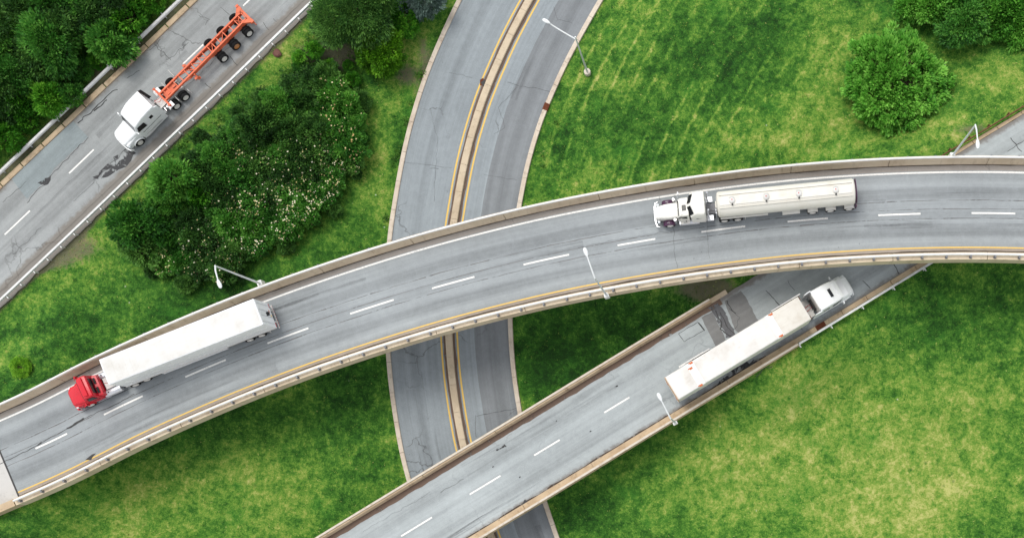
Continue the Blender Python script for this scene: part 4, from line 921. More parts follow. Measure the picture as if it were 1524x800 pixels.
t = TP(g, trailer_frame(g, -5.5, last, 1.22))
X0, X1 = 1.0, -15.15
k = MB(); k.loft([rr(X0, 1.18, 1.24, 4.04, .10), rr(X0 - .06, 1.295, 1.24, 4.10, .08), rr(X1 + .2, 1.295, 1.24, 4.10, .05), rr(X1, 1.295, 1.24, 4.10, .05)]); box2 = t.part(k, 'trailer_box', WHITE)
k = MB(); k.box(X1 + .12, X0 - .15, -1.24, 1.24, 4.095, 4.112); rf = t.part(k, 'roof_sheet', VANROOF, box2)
k = MB()
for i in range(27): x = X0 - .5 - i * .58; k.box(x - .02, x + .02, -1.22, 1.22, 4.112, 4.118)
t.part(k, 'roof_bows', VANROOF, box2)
for s in (-1, 1):
    k = MB(); k.box(X1, X0, s * 1.297 - .012, s * 1.297 + .012, 4.0, 4.08); t.part(k, 'top_rail', SILVER, box2)
    k = MB(); k.box(X1, X0, s * 1.30 - .015, s * 1.30 + .015, 1.2, 1.38)
    t.part(k, 'bottom_rail', LIGHTP, box2)
    k = MB(); k.box(-9.6, -2.6, s * 1.22 - .015, s * 1.22 + .015, .42, 1.2); t.part(k, 'side_skirt', WHITE)
    k = MB(); k.box(-1.75, -1.6, s * .62 - .07, s * .62 + .07, .35, 1.2); k.box(-1.85, -1.5, s * .62 - .12, s * .62 + .12, .3, .35); t.part(k, 'landing_leg', DARKM)
    k = MB(); k.box(X1 - .03, X1, s * .635 - .615, s * .635 + .615, 1.36, 3.98); d = t.part(k, 'rear_door', WHITE, box2, .008)
    k = MB(); k.tube([(X1 - .06, s * .28, 1.36), (X1 - .06, s * .28, 3.95)], .018, 6); k.tube([(X1 - .06, s * .95, 1.36), (X1 - .06, s * .95, 3.95)], .018, 6); t.part(k, 'lock_rod', SILVER, d)
    k = MB(); k.box(X1 - .045, X1 - .01, s * 1.0 - .2, s * 1.0 + .2, 1.24, 1.34); t.part(k, 'tail_light', REDL, box2)
k = MB(); k.slab([Vector((X1 - .034, .25, 2.55)), Vector((X1 - .034, -.15, 2.55)), Vector((X1 - .034, -.35, 1.75)), Vector((X1 - .034, .05, 1.75))], -.006); t.part(k, 'dark_emblem', DARKM, box2)
k = MB(); k.box(X1 - .042, X1 - .034, -.48, -.2, 1.62, 1.8); t.part(k, 'red_placard', STRAP, box2)
k = MB(); k.box(X1 - .042, X1 - .034, -.02, .18, 1.45, 1.66); t.part(k, 'yellow_placard', YEL_L, box2)
k = MB(); k.box(X0, X0 + .05, -1.1, 1.1, 1.5, 3.9); k.box(X0 + .05, X0 + .25, -.5, .5, 1.6, 2.0); t.part(k, 'front_panel', DARKM, box2, .01)
k = MB(); k.box(-14.95, -11.0, -.5, -.4, .95, 1.2); k.box(-14.95, -11.0, .4, .5, .95, 1.2)
for x in (-11.55, -12.8): k.tube([(x, -.95, .52), (x, .95, .52)], .08, 10)
t.part(k, 'bogie', DARKM)
k = MB(); k.box(X1 - .02, X1 + .1, -1.2, 1.2, .48, .6)
for s in (-1, 1): k.box(X1, X1 + .1, s * .6 - .05, s * .6 + .05, .6, 1.2)
ub = t.part(k, 'underride_bar', LIGHTP)
for i in range(8): 
    k = MB(); k.box(X1 - .026, X1 - .02, -1.16 + i * .3, -1.16 + i * .3 + .15, .5, .58); t.part(k, 'reflector', REDL, ub)
Ml = t.M.inverted() @ (Matrix.Translation(g.location) @ g.rotation_euler.to_matrix().to_4x4()).inverted() @ last
for x in (Ml.x, Ml.x + 1.25):
    for s in (-1, 1): t.wheel(x, s * 1.14)
for s in (-1, 1): k = MB(); k.box(Ml.x - .9, Ml.x - .87, s * .95 - .3, s * .95 + .3, .25, 1.0); t.part(k, 'mud_flap', LIGHTP)
k = MB(); k.tube([(-2.9, .2, 1.9), (-3.6, .3, 1.3), (-4.3, .1, 1.5)], .025, 6); part(k, 'air_hose', REDL, g)

# ---- long-nose tractor with the cream tanker
za, zb_ = zp(UP, 991, 337), zp(UP, 1257, 311)
g = vehicle('tanker_truck', (za, zb_), (991.5, 337.5), (1257.7, 311.5), 'long-nosed cream truck with dark purple fenders pulling a cylindrical tanker')
g.location -= Matrix.Rotation(g.rotation_euler[2], 3, 'Z') @ Vector((.42, 0, 0))
cab3, _ = tractor(g, CREAM, (.62, .78, 1.62, 1.86), (-.85, -1.12, -2.0), (2.62, []), axles=(-5.34, -6.65), style='long', fend=PURPLE, frame_mat=GREYP)
def plan(z, xc, xs, ys, xr, yr):
    return [Vector((x, y, z)) for x, y in ((xc, 0), (xc - .03, .12), (xs + .02, ys - .04), (xs - .08, ys), (xr + .12, yr), (xr, yr - .12), (xr, -yr + .12), (xr + .12, -yr), (xs - .08, -ys), (xs + .02, -ys + .04), (xc - .03, -.12))]
k = MB(); k.loft([plan(z, *a) for z, a in ((.9, (-1.98, -2.25, 1.18, -3.65, 1.2)), (2.70, (-1.94, -2.25, 1.18, -3.65, 1.2)), (2.92, (-1.88, -2.22, 1.15, -3.65, 1.17)), (3.48, (-2.28, -2.62, 1.06, -3.63, 1.12)), (3.60, (-2.42, -2.78, .98, -3.6, 1.05)), (3.65, (-2.6, -2.95, .85, -3.5, .92)))]); sl = part(k, 'sleeper', CREAM, g)
for s in (-1, 1):
    q = [Vector((-1.93, s * .15, 2.99)), Vector((-2.21, s * .98, 2.99)), Vector((-2.55, s * .94, 3.42)), Vector((-2.27, s * .15, 3.42))]
    q = [p + Vector((.03, 0, .025)) for p in q]; k = MB(); k.slab(q if s > 0 else q[::-1], .02); part(k, 'sleeper_skylight', GLASS, sl)
    k = MB(); k.slab([Vector((-2.7, s * 1.195, 2.3)), Vector((-3.2, s * 1.195, 2.3)), Vector((-3.2, s * 1.185, 2.6)), Vector((-2.7, s * 1.185, 2.6))][::-s], .02); part(k, 'sleeper_window', GLASS, sl)
    tankcyl(g, -1.15, -2.9, s * .98, .72, .31, SILVER)
    k = MB(); k.tube([(-3.85, s * .82, .9), (-3.85, s * .82, 3.6), (-3.95, s * .82, 3.95)], .085, 14); part(k, 'exhaust_stack', CHROME, g)
    k = MB(); k.tube([(-.62, s * .98, .95), (-.62, s * .98, 1.95)], .17, 16); k.tube([(-.62, s * .98, 1.95), (-.62, s * .98, 2.1)], [.17, .11], 16); part(k, 'air_cleaner', CHROME, g)
    k = MB(); k.box(-1.9, -.95, s * .95 - .02 * 0, s * 1.24, .58, .64); k.box(-2.0, -.95, s * .98, s * 1.22, 1.02, 1.07); part(k, 'step', CREAM, g, .01)
    k = MB(); k.box(-4.35, -3.7, s * .62, s * 1.16, .70, 1.12); part(k, 'tool_box', SILVER, g, .03)
    k = MB(); k.box(-7.4, -7.36, s * .9 - .3, s * .9 + .3, .2, 1.0); part(k, 'mud_flap', CREAM, g)
k = MB(); k.box(-1.78, -1.40, -.16, .36, 2.775, 2.83); part(k, 'roof_hatch', GLASS, cab3, .02)
k = MB(); k.box(-4.7, -3.7, -.42, .42, 1.01, 1.05); k.add([Vector(v) for v in ((-3.75, .1, 1.06), (-4.6, -.35, 1.06), (-4.65, .3, 1.06), (-3.75, .1, 1.12), (-4.6, -.35, 1.12), (-4.65, .3, 1.12))], [(0, 2, 1), (3, 4, 5), (0, 1, 4, 3), (1, 2, 5, 4), (2, 0, 3, 5)]); part(k, 'deck_plate', GREYP, g)
k = MB(); k.box(.3, 1.2, -.012, .012, 1.66, 1.70); part(k, 'hood_seam', SILVER, g)
# tank
def ell(x, ry, rz, zc, n=36): return [Vector((x, ry * math.cos(2 * math.pi * i / n), zc + rz * math.sin(2 * math.pi * i / n))) for i in range(n)]
k = MB(); zc = 2.22
k.loft([ell(-4.72, .45, .40, zc), ell(-4.76, .95, .8, zc), ell(-4.86, 1.16, .96, zc), ell(-5.0, 1.22, 1.02, zc), ell(-17.75, 1.22, 1.02, zc), ell(-17.9, 1.16, .96, zc), ell(-18.0, .95, .8, zc), ell(-18.04, .45, .4, zc)]); tk = part(k, 'tank', TANK, g)
for x in (-4.98, -8.15, -11.4, -14.6, -17.7):
    k = MB(); k.loft([ell(x, 1.235, 1.035, zc), ell(x - .05, 1.235, 1.035, zc)]); part(k, 'tank_band', TANK, tk)
for s in (-1, 1):
    k = MB(); k.box(-17.7, -5.0, s * .62 - .02, s * .62 + .02, zc + .84, zc + .98); part(k, 'walkway_rail', TANK, tk)
k = MB(); k.box(-17.6, -5.1, -.36, .36, zc + .985, zc + 1.03); part(k, 'walkway', TANK, tk)
for x in (-6.25, -9.5, -12.6, -16.1):
    k = MB(); k.lathe_y([(0, .30), (.10, .30), (.11, .26), (.16, .24), (.19, .12), (.20, .001)], (0, 0, 0), 22); k.v = [(x + a, -.03 + c_, zc + 1.03 + b) for a, b, c_ in k.v]; mh = part(k, 'manhole', LIGHTP, tk)
    k = MB(); k.box(x - .04, x + .06, -.10, -.02, zc + 1.23, zc + 1.25); part(k, 'red_tag', REDL, mh)
    k = MB(); k.tube([(x, .38, zc + 1.0), (x, .38, zc + 1.16)], .08, 10); part(k, 'vent', DARKM, tk)
    k = MB(); k.tube([(x + .28, -.1, zc + 1.05), (x + .2, -.32, zc + 1.22), (x - .2, -.32, zc + 1.22), (x - .28, -.1, zc + 1.05)], .02, 6); part(k, 'manhole_latch', SILVER, tk)
k = MB(); k.loft([ell(-18.02, 1.12, .98, zc - .1), ell(-18.1, 1.26, 1.08, zc - .1)]); k.box(-18.2, -18.04, -1.24, 1.24, .5, 1.1); part(k, 'rear_bumper', PURPLE, g, .01)
for s in (-1, 1):
    k = MB(); k.box(-18.24, -18.2, s * .95 - .15, s * .95 + .15, .8, .95); part(k, 'tail_light', REDL, g)
    k = MB(); k.box(-17.6, -5.4, s * .42 - .06, s * .42 + .06, .95, 1.3); part(k, 'sub_frame', DARKM, g)
    k = MB(); k.box(-9.6, -5.0, s * 1.14 - .08, s * 1.14 + .08, 1.28, 1.36); part(k, 'side_rail', CREAM, g)
    k = MB(); k.box(-12.7, -11.0, s * 1.0 - .24, s * 1.0 + .24, .75, 1.22); part(k, 'hose_box', CREAM, g, .02)
    for x in (-13.95, -15.7, -17.5):
        f = fender_arc(g, x, s * 1.0, .62, .58, 40, 140, CREAM, 'fender', .03)
    k = MB(); k.box(-9.0, -8.86, s * .6 - .07, s * .6 + .07, .35, 1.2); part(k, 'landing_leg', DARKM, g)
k = MB(); k.box(-4.72, -4.6, -.35, .3, 1.6, 2.3); part(k, 'placard_box', TANK, tk, .01)
k = MB(); k.box(-4.66, -4.62, .55, .75, 1.1, 3.0); k.box(-4.66, -4.62, .95, 1.0, 1.1, 3.0)
for i in range(7): k.box(-4.66, -4.63, .7, 1.0, 1.2 + .27 * i, 1.23 + .27 * i)
part(k, 'ladder', SILVER, tk)
for x in (-13.95, -15.7, -17.5):
    k = MB(); k.tube([(x, -.95, .52), (x, .95, .52)], .08, 10); part(k, 'axle', DARKM, g)
    for s in (-1, 1): wheel(g, x, s * 1.13, True)

# ---- white tractor with the tarped white trailer on the ramp
zf, zr = zp(RP, 1230, 440), zp(RP, 1000, 580)
fm = P(1195.6, 459, zf + 4.0); rm = P(997.5, 579, zr + 3.9); d = fm - rm; yw = math.atan2(d.y, d.x); o = fm + Vector((math.cos(yw), math.sin(yw), 0)) * 4.72
g = tag(empty('tarped_truck', (o.x, o.y, zp(RP, 1245, 430) + .012), yw), 'white truck with a long white tarped trailer climbing the ramp bridge', 'truck'); TL = d.length
g.rotation_euler[1] = math.atan2(zr - zf, TL + 4)
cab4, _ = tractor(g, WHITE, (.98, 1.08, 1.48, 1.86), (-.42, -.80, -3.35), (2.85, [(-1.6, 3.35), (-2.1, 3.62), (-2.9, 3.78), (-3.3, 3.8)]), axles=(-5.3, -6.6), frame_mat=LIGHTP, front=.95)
k = MB(); k.slab([Vector((-.46, -.95, 2.62)), Vector((-.46, .95, 2.62)), Vector((-.86, .98, 2.93)), Vector((-.86, -.98, 2.93))], .04); part(k, 'sun_visor', WHITE, cab4, .01)
k = MB(); k.box(-1.76, -1.44, -.44, .44, 3.2, 3.46); part(k, 'sunroof', GLASS, cab4, .01)
for s in (-1, 1):
    k = MB(); k.loft([rr(-3.3, .04, .95, 3.75, .03, yc=s * 1.16), rr(-3.7, .05, .95, 3.72, .04, yc=s * 1.15), rr(-4.05, .03, .95, 3.5, .02, yc=s * 1.12)]); part(k, 'side_fairing', WHITE, cab4)
    k = MB(); k.loft([rr(-.75, .06, .35, 1.05, .04, yc=s * 1.14), rr(-3.9, .06, .35, 1.05, .04, yc=s * 1.14)]); part(k, 'side_skirt', WHITE, g)
    tankcyl(g, -1.5, -3.2, s * .86, .72, .32, SILVER)
    k = MB(); k.slab([Vector((-2.2, s * 1.195, 2.2)), Vector((-2.9, s * 1.195, 2.2)), Vector((-2.9, s * 1.185, 2.5)), Vector((-2.2, s * 1.185, 2.5))][::-s], .02); part(k, 'sleeper_window', GLASS, cab4)
k = MB(); k.loft([rr(-3.34, .85, 2.0, 3.7, .1), rr(-3.40, .85, 2.0, 3.66, .1)]); part(k, 'sleeper_back', CREAM, cab4)
k = MB(); k.loft([rr(-3.42, .62, 1.5, 2.2, .15), rr(-3.56, .62, 1.5, 2.2, .15)]); part(k, 'back_vent', DARKM, cab4)
k = MB(); k.box(-5.0, -3.6, -.95, .95, 1.06, 1.10); part(k, 'deck_plate', LIGHTP, g)
k = MB(); k.tube([(-3.6, .2, 1.6), (-4.0, .25, 1.2), (-4.6, .1, 1.5)], .025, 6); k.tube([(-3.6, -.1, 1.6), (-4.1, -.2, 1.2), (-4.6, -.1, 1.5)], .025, 6); part(k, 'air_hose', REDL, g)
F, R_ = -4.70, -4.70 - TL; hw = 1.34
def roofx(x):
    u = (F - x) / TL; return 3.98 + .03 * math.sin(u * 26) * .5
k = MB(); secs = []
for i in range(41):
    x = F + (R_ - F) * i / 40; e = min(i, 40 - i)
    secs.append(rr(x, hw - (.05 if e == 0 else 0), 1.22, roofx(x) - (.08 if e == 0 else 0), .14, hw - .03))
k.loft(secs); tb = part(k, 'tarp_cover', TARP, g)
k = MB(); k.loft([rr(F - .06, hw + .004, 1.24, 3.955, .14, hw - .022), rr(F - .3, hw + .008, 1.24, 4.02, .14, hw - .02), rr(F - 3.14, hw + .008, 1.24, 4.02, .14, hw - .02)]); part(k, 'front_tarp', m_paint('cream_front_tarp', srgb(211, 207, 198), .6, .5, srgb(184, 174, 158), scale=.8), tb)
for x0, x1 in ((F - 3.15, F - 3.9), (R_ + 3.2, R_ + 2.4)):
    k = MB(); k.loft([rr(x0, hw + .012, 1.26, 4.03, .14, hw - .015), rr(x1, hw + .012, 1.26, 4.03, .14, hw - .015)]); part(k, 'tarp_seam', m_paint('seam_tarp', srgb(224, 222, 217), .6, .3), tb)
for x, y in ((F - 3.2, 1.2), (F - 3.4, -1.15), (R_ + 3.0, 1.2), (R_ + 2.7, .75), (R_ + 2.7, -1.2)):
    k = MB(); k.box(x - .16, x + .16, y - .14, y + .06, 4.028, 4.05); k.box(x - .30, x - .10, y - .05, y + .07, 4.028, 4.046); part(k, 'orange_strap', STRAP, tb, .01)
k = MB()
for x in np.arange(F - 1.2, R_ + .3, -1.22): k.box(x - .025, x + .025, -hw + .15, hw - .15, roofx(x) - .004, roofx(x) + .012)
part(k, 'tarp_bows', TARP, tb)
for a, b in ((F + .35, F - 3.0), (F - 10.2, F - 13.0)):
    k = MB(); k.box(b, a, hw + .05, hw + .14, 2.6, 3.9); part(k, 'side_board', LIGHTP, tb)
for s in (-1, 1):
    k = MB(); k.box(R_, F, s * 1.30 - .02, s * 1.30 + .05, 1.08, 1.26); part(k, 'side_rail', LIGHTP, g)
    k = MB(); k.box(R_ + .1, F - .3, s * .45 - .06, s * .45 + .06, .85, 1.2); part(k, 'main_beam', DARKM, g)
    k = MB(); k.box(F - 3.2, F - 3.05, s * .62 - .07, s * .62 + .07, .35, 1.2); part(k, 'landing_leg', DARKM, g)
    k = MB(); k.box(R_ - .04, R_, s * .9 - .2, s * .9 + .2, 1.1, 1.2); part(k, 'tail_light', REDL, g)
k = MB(); k.box(F, F + .06, -1.25, 1.25, 1.2, 3.6); k.box(F + .06, F + .1, -1.3, -.9, 2.2, 3.9); k.box(F + .06, F + .1, .9, 1.3, 2.2, 3.9); part(k, 'front_bulkhead', m_paint('brown_bulkhead', srgb(120, 90, 70), .6), g)
k = MB(); k.box(R_ - .05, R_ + .04, -1.3, 1.3, .5, .62); part(k, 'underride_bar', LIGHTP, g)
k = MB(); k.loft([rr(R_ + .05, hw + .01, 1.24, 4.0, .14, hw - .02), rr(R_ - .02, hw, 1.24, 3.97, .14, hw - .03)]); part(k, 'rear_hem', m_paint('tan_tarp_hem', srgb(190, 160, 128), .7), tb)
for x in (R_ + 2.0, R_ + 3.25):
    k = MB(); k.tube([(x, -.95, .52), (x, .95, .52)], .08, 10); part(k, 'axle', DARKM, g)
    for s in (-1, 1): wheel(g, x, s * 1.13, True)
# ================================================================== plants
def m_leaf(name, dark, mid, light, trans=.38):
    n = NT(name); t = n.attr('tint'); oi = n.n('ShaderNodeObjectInfo').outputs['Random']
    tt = n.ma('ADD', t, n.ma('MULTIPLY', n.ma('SUBTRACT', oi, .5), .42))
    col = n.ramp(tt, [(0.0, dark), (0.5, mid), (1.0, light)])
    n.done(col, .55, 0, .25)
    tl = n.n('ShaderNodeBsdfTranslucent'); n.put(tl.inputs[0], col); mx = n.n('ShaderNodeMixShader'); mx.inputs[0].default_value = trans
    n.t.links.new(n.b.outputs[0], mx.inputs[1]); n.t.links.new(tl.outputs[0], mx.inputs[2]); n.t.links.new(mx.outputs[0], n.t.nodes['Material Output'].inputs[0])
    return n.m
BARK = m_flat('bark', srgb(92, 80, 68), .95, .6, 5)
LV_DARK = m_leaf('dark_leaves', srgb(30, 58, 26), srgb(62, 108, 46), srgb(116, 166, 74))
LV_MID = m_leaf('mid_green_leaves', srgb(34, 80, 28), srgb(72, 136, 48), srgb(126, 186, 76))
LV_BRIGHT = m_leaf('bright_leaves', srgb(40, 94, 24), srgb(76, 148, 38), srgb(130, 194, 62))
LV_BIG = m_leaf('long_green_leaves', srgb(40, 98, 28), srgb(92, 162, 52), srgb(152, 214, 92))
LV_YEL = m_leaf('yellow_green_leaves', srgb(58, 108, 18), srgb(104, 164, 32), srgb(156, 206, 58))
LV_BLUE = m_leaf('blue_needles', srgb(52, 74, 66), srgb(90, 114, 104), srgb(136, 158, 148), .1)
LV_UNDER = m_leaf('undergrowth_leaves', srgb(34, 64, 24), srgb(66, 112, 38), srgb(112, 156, 58))
PETAL = m_leaf('white_petals', srgb(196, 178, 116), srgb(220, 208, 158), srgb(240, 236, 214), .2)
PETAL2 = m_leaf('cream_petals', srgb(202, 168, 110), srgb(222, 202, 150), srgb(236, 226, 190), .2)
def leaf_mesh(name, pos, axis, nrm, ln, wd, tint, mat):
    N = len(pos); axis = axis / np.linalg.norm(axis, axis=1)[:, None]
    side = np.cross(axis, nrm); side /= np.maximum(np.linalg.norm(side, axis=1), 1e-6)[:, None]; up = np.cross(side, axis)
    L = ln[:, None]; Wd = wd[:, None]
    v = np.stack([pos, pos + axis * L * .45 + side * Wd + up * L * .05, pos + axis * L - up * L * .08, pos + axis * L * .45 - side * Wd + up * L * .05], 1).reshape(-1, 3)
    me = bpy.data.meshes.new(name); me.vertices.add(4 * N); me.vertices.foreach_set('co', v.astype(np.float32).ravel())
    me.loops.add(4 * N); me.loops.foreach_set('vertex_index', np.arange(4 * N, dtype=np.int32)); me.polygons.add(N); me.polygons.foreach_set('loop_start', np.arange(0, 4 * N, 4, dtype=np.int32))
    me.update(calc_edges=True); a = me.attributes.new('tint', 'FLOAT', 'POINT'); a.data.foreach_set('value', np.repeat(tint, 4).astype(np.float32)); me.materials.append(mat)
    return me
def unit(rng, n): v = rng.normal(size=(n, 3)); return v / np.linalg.norm(v, axis=1)[:, None]
def crown(name, seed, R, h, ncl, nlf, ln, wd, mat, z0=.25, lump=.28, spike=.6, clr=.30, shell=(.5, 1.0)):
    """leaves in clumps through the volume of an uneven crown of radius R and height h"""
    rng = np.random.default_rng(seed); d = unit(rng, ncl * 3); d = d[d[:, 2] > -.35][:ncl]; ncl = len(d)
    lob = np.array([mnoise.noise(Vector(q * 1.7) + Vector((seed * 3.3, 0, 0))) for q in d])
    rf = (shell[0] + (shell[1] - shell[0]) * rng.random(ncl) ** .6) * (1 + lump * 1.6 * lob); zc = z0 + (h - z0) * .42
    cen = d * rf[:, None] * np.array([R, R, (h - z0) * .58]); cen[:, 2] += zc; cen[:, 2] = np.maximum(cen[:, 2], .25)
    cr = R * clr * (.7 + .6 * rng.random(ncl)); ct = rng.normal(.5, .17, ncl)
    ci = np.repeat(np.arange(ncl), nlf); N = len(ci); d2 = unit(rng, N); out = d[ci]
    d2 = d2 + out * .55; d2 /= np.linalg.norm(d2, axis=1)[:, None]
    pos = cen[ci] + d2 * cr[ci][:, None] * rng.random(N)[:, None] ** .45
    ax = out * spike + d2 * .7 + rng.normal(size=(N, 3)) * .35 + np.array([0, 0, .12]); nr = np.array([0, 0, 1.0]) + rng.normal(size=(N, 3)) * .45 + out * .3
    lnv = ln * (.65 + .7 * rng.random(N)); tint = np.clip(ct[ci] + rng.normal(0, .14, N), 0, 1)
    return leaf_mesh(name, pos, ax, nr, lnv, lnv * wd, tint, mat), (d, cen, cr)
def trunk_mb(seed, R, h, stems):
    rng = random.Random(seed); k = MB()
    for i in range(stems):
        a = i * 2.4 + rng.random(); r0 = .05 + .03 * R if stems > 1 else .09 + .04 * R; e = R * (.45 if stems > 1 else .05)
        p = [(.1 * math.cos(a), .1 * math.sin(a), -.3), (e * .35 * math.cos(a), e * .35 * math.sin(a), h * .3), (e * math.cos(a), e * math.sin(a), h * .72)]; k.tube(p, [r0, r0 * .75, r0 * .3], 7)
        for j in range(3):
            b = a + j * 2.1 + .5; q = Vector(p[1]) * (1 - j * .2) + Vector(p[2]) * (j * .2); k.tube([q, q + Vector((R * .35 * math.cos(b), R * .35 * math.sin(b), h * .18)), q + Vector((R * .62 * math.cos(b), R * .62 * math.sin(b), h * .26))], [r0 * .5, r0 * .3, r0 * .12], 6)
    return k
def plant(name, seed, R, h, cat, label, group, mat, ncl=90, nlf=55, ln=.26, wd=.26, stems=3, blossoms=None, **kw):
    g = tag(empty(name, (0, 0, 0)), label, cat, group); g['base_r'] = R
    me, (d, cen, cr) = crown('crown', seed, R, h, ncl, nlf, ln, wd, mat, **kw); o = bpy.data.objects.new('crown', me); COL.objects.link(o); o.parent = g
    trunk_mb(seed, R, h, stems).build('trunk', BARK, g)
    if blossoms:
        bm_, nb, colm = blossoms; rng = np.random.default_rng(seed + 99); top = np.argsort(-(cen[:, 2] + rng.normal(0, .3, len(cen))))[:max(6, len(cen) // 2)]
        ci = rng.choice(top, nb); dd = d[ci] + np.array([0, 0, .8]) + rng.normal(size=(nb, 3)) * .5; dd /= np.linalg.norm(dd, axis=1)[:, None]; c0 = cen[ci] + dd * cr[ci][:, None] * 1.05
        k = 6; pos = np.repeat(c0, k, 0); ang = np.tile(np.arange(k) * 2 * math.pi / k, nb) + np.repeat(rng.random(nb) * 6, k)
        axb = np.stack([np.cos(ang), np.sin(ang), .35 + 0 * ang], 1); ln_ = np.repeat(.05 + .06 * rng.random(nb), k)
        me = leaf_mesh('blossoms', pos, axb, np.tile([0, 0, 1.0], (nb * k, 1)) + rng.normal(size=(nb * k, 3)) * .2, ln_, ln_ * .42, np.repeat(rng.random(nb), k), colm)
        o = bpy.data.objects.new('blossoms', me); COL.objects.link(o); o.parent = g; o['kind'] = 'stuff'
    return g
def stand(src, used, px, py, R, hfac=1.0, label=None, group=None, cat=None, rnd=random):
    """stand a plant (the prototype first, then copies) so that its crown shows at photo pixel px, py"""
    sc = R / src['base_r']; z = 2.0
    for _ in range(3): q = P(px, py, z); z = hz(q.x, q.y) + R * hfac * .9
    loc = (q.x, q.y, hz(q.x, q.y) - .05); S_ = (sc * (1 + .12 * (rnd.random() - .5)), sc, sc * hfac)
    if id(src) not in used: used.add(id(src)); src.location = loc; src.rotation_euler = (0, 0, rnd.random() * 6.28); src.scale = S_; o = src
    else: o = dup(src, loc, rnd.random() * 6.28, S_)
    if label: o['label'] = label
    if group: o['group'] = group
    return o
def inside(px, py, poly):
    c_ = False
    for i in range(len(poly)):
        (x1, y1), (x2, y2) = poly[i], poly[i - 1]
        if (y1 > py) != (y2 > py) and px < (x2 - x1) * (py - y1) / (y2 - y1) + x1: c_ = not c_
    return c_
def scatter(poly, dist, seed, avoid=()):
    rng = random.Random(seed); xs_ = [p[0] for p in poly]; ys_ = [p[1] for p in poly]; out = []
    for _ in range(6000):
        x, y = rng.uniform(min(xs_), max(xs_)), rng.uniform(min(ys_), max(ys_))
        if inside(x, y, poly) and all(math.hypot(x - a, y - b) > dist for a, b in out) and all(math.hypot(x - a, y - b) > r for a, b, r in avoid): out.append((x, y))
    return out
USED = set(); PR = random.Random(11)
# --- woods beyond the upper-left guardrail
LBL_WOOD = 'dark green tree of the shaded wood beyond the guardrail at upper left'
woods = [plant('tree', 10 + i, 2.3, 5.2, 'tree', LBL_WOOD, 'dark trees of the upper-left wood', (LV_DARK, LV_DARK, LV_MID)[i], ncl=120, nlf=60, ln=.34, wd=.2, stems=1, z0=1.0) for i in range(3)]
BR = [(66, 60, 20), (122, 104, 13), (74, 148, 20), (30, 158, 20), (165, 66, 24), (192, 28, 20), (220, 2, 16), (136, 18, 22), (10, 204, 18), (42, 182, 12), (106, 142, 14), (176, 66, 9), (100, 62, 14), (212, 30, 9), (142, 92, 9)]
WPOLY = [(-90, -90), (230, -90), (216, -28), (174, 5), (120, 54), (66, 104), (10, 156), (-40, 192), (-90, 254)]
for x, y in scatter(WPOLY, 27, 3): stand(woods[PR.randrange(3) if PR.random() < .75 else 0], USED, x, y, PR.uniform(1.6, 2.3), PR.uniform(.75, 1.15), rnd=PR)
LBL_BR = 'bright green leafy bush at the sunlit edge of the upper-left wood'
bushes = [plant('bush', 30 + i, 1.4, 2.6, 'bush', LBL_BR, 'bright bushes along the upper-left wood', (LV_BRIGHT, LV_MID)[i % 2], ncl=70, nlf=50, ln=.3, wd=.22, stems=4, spike=.9) for i in range(2)]
for i, (x, y, r) in enumerate(BR): stand(bushes[i % 3 == 1], USED, x, y, r * .073, 1.15, rnd=PR)
# --- the big thicket between the upper-left road and the overpass
TPOLY = [(200, 336), (252, 281), (314, 225), (374, 177), (430, 135), (472, 103), (504, 122), (522, 172), (526, 222), (502, 278), (452, 324), (392, 368), (330, 398), (280, 404), (244, 396), (214, 370)]
FPOLY = [(232, 414), (232, 380), (285, 350), (330, 290), (345, 230), (400, 205), (460, 215), (520, 240), (512, 300), (440, 352), (340, 416), (280, 420)]
YPOLY = [(480, 150), (500, 118), (545, 130), (545, 240), (510, 250), (485, 215)]
LBL_T = 'dark green shrub without blossoms in the large thicket'; LBL_F = 'shrub speckled with white blossoms on the lower side of the large thicket'; LBL_Y = 'shrub with cream blossoms at the road-facing end of the large thicket'
td = [plant('shrub', 50 + i, 1.6, 2.7, 'shrub', LBL_T, 'dark shrubs of the thicket', (LV_DARK, LV_MID, LV_DARK)[i], ncl=90, nlf=55, ln=.27, wd=.24, stems=4) for i in range(3)]
tf = [plant('flowering_shrub', 60 + i, 1.5, 2.3, 'shrub', LBL_F, 'white-flowering shrubs of the thicket', (LV_MID, LV_DARK, LV_MID)[i], ncl=80, nlf=55, ln=.24, wd=.32, stems=4, blossoms=(0, (120, 40, 12)[i], PETAL)) for i in range(3)]
ty = [plant('flowering_shrub', 70, 1.5, 2.3, 'shrub', LBL_Y, 'cream-flowering shrubs of the thicket', LV_MID, ncl=80, nlf=55, ln=.26, wd=.32, stems=4, blossoms=(0, 34, PETAL2))]
for x, y in scatter(TPOLY, 19.5, 5, [(210, 336, 24), (264, 272, 24), (300, 300, 16)]):
    if inside(x, y, FPOLY): stand(tf[PR.choice((0, 1, 1, 2))], USED, x, y, PR.uniform(1.15, 1.6), PR.uniform(.75, 1.15), rnd=PR)
    elif inside(x, y, YPOLY): stand(ty[0], USED, x, y, PR.uniform(1.3, 1.7), PR.uniform(.9, 1.1), rnd=PR)
    else: stand(td[PR.randrange(3)], USED, x, y, PR.uniform(1.2, 1.75), PR.uniform(.8, 1.35), rnd=PR)
o = stand(td[1], USED, 204, 336, 2.1, 1.3, 'round green shrub bulging from the lower-left end of the thicket', rnd=PR); del o['group']
o = stand(bushes[1], USED, 262, 270, 1.95, 1.2, 'large leafy green shrub on the guardrail side of the thicket', rnd=PR); del o['group']
o = stand(bushes[0], USED, 300, 292, 1.2, 1.4, 'small bright green shrub inside the thicket beside the large leafy one', rnd=PR); del o['group']
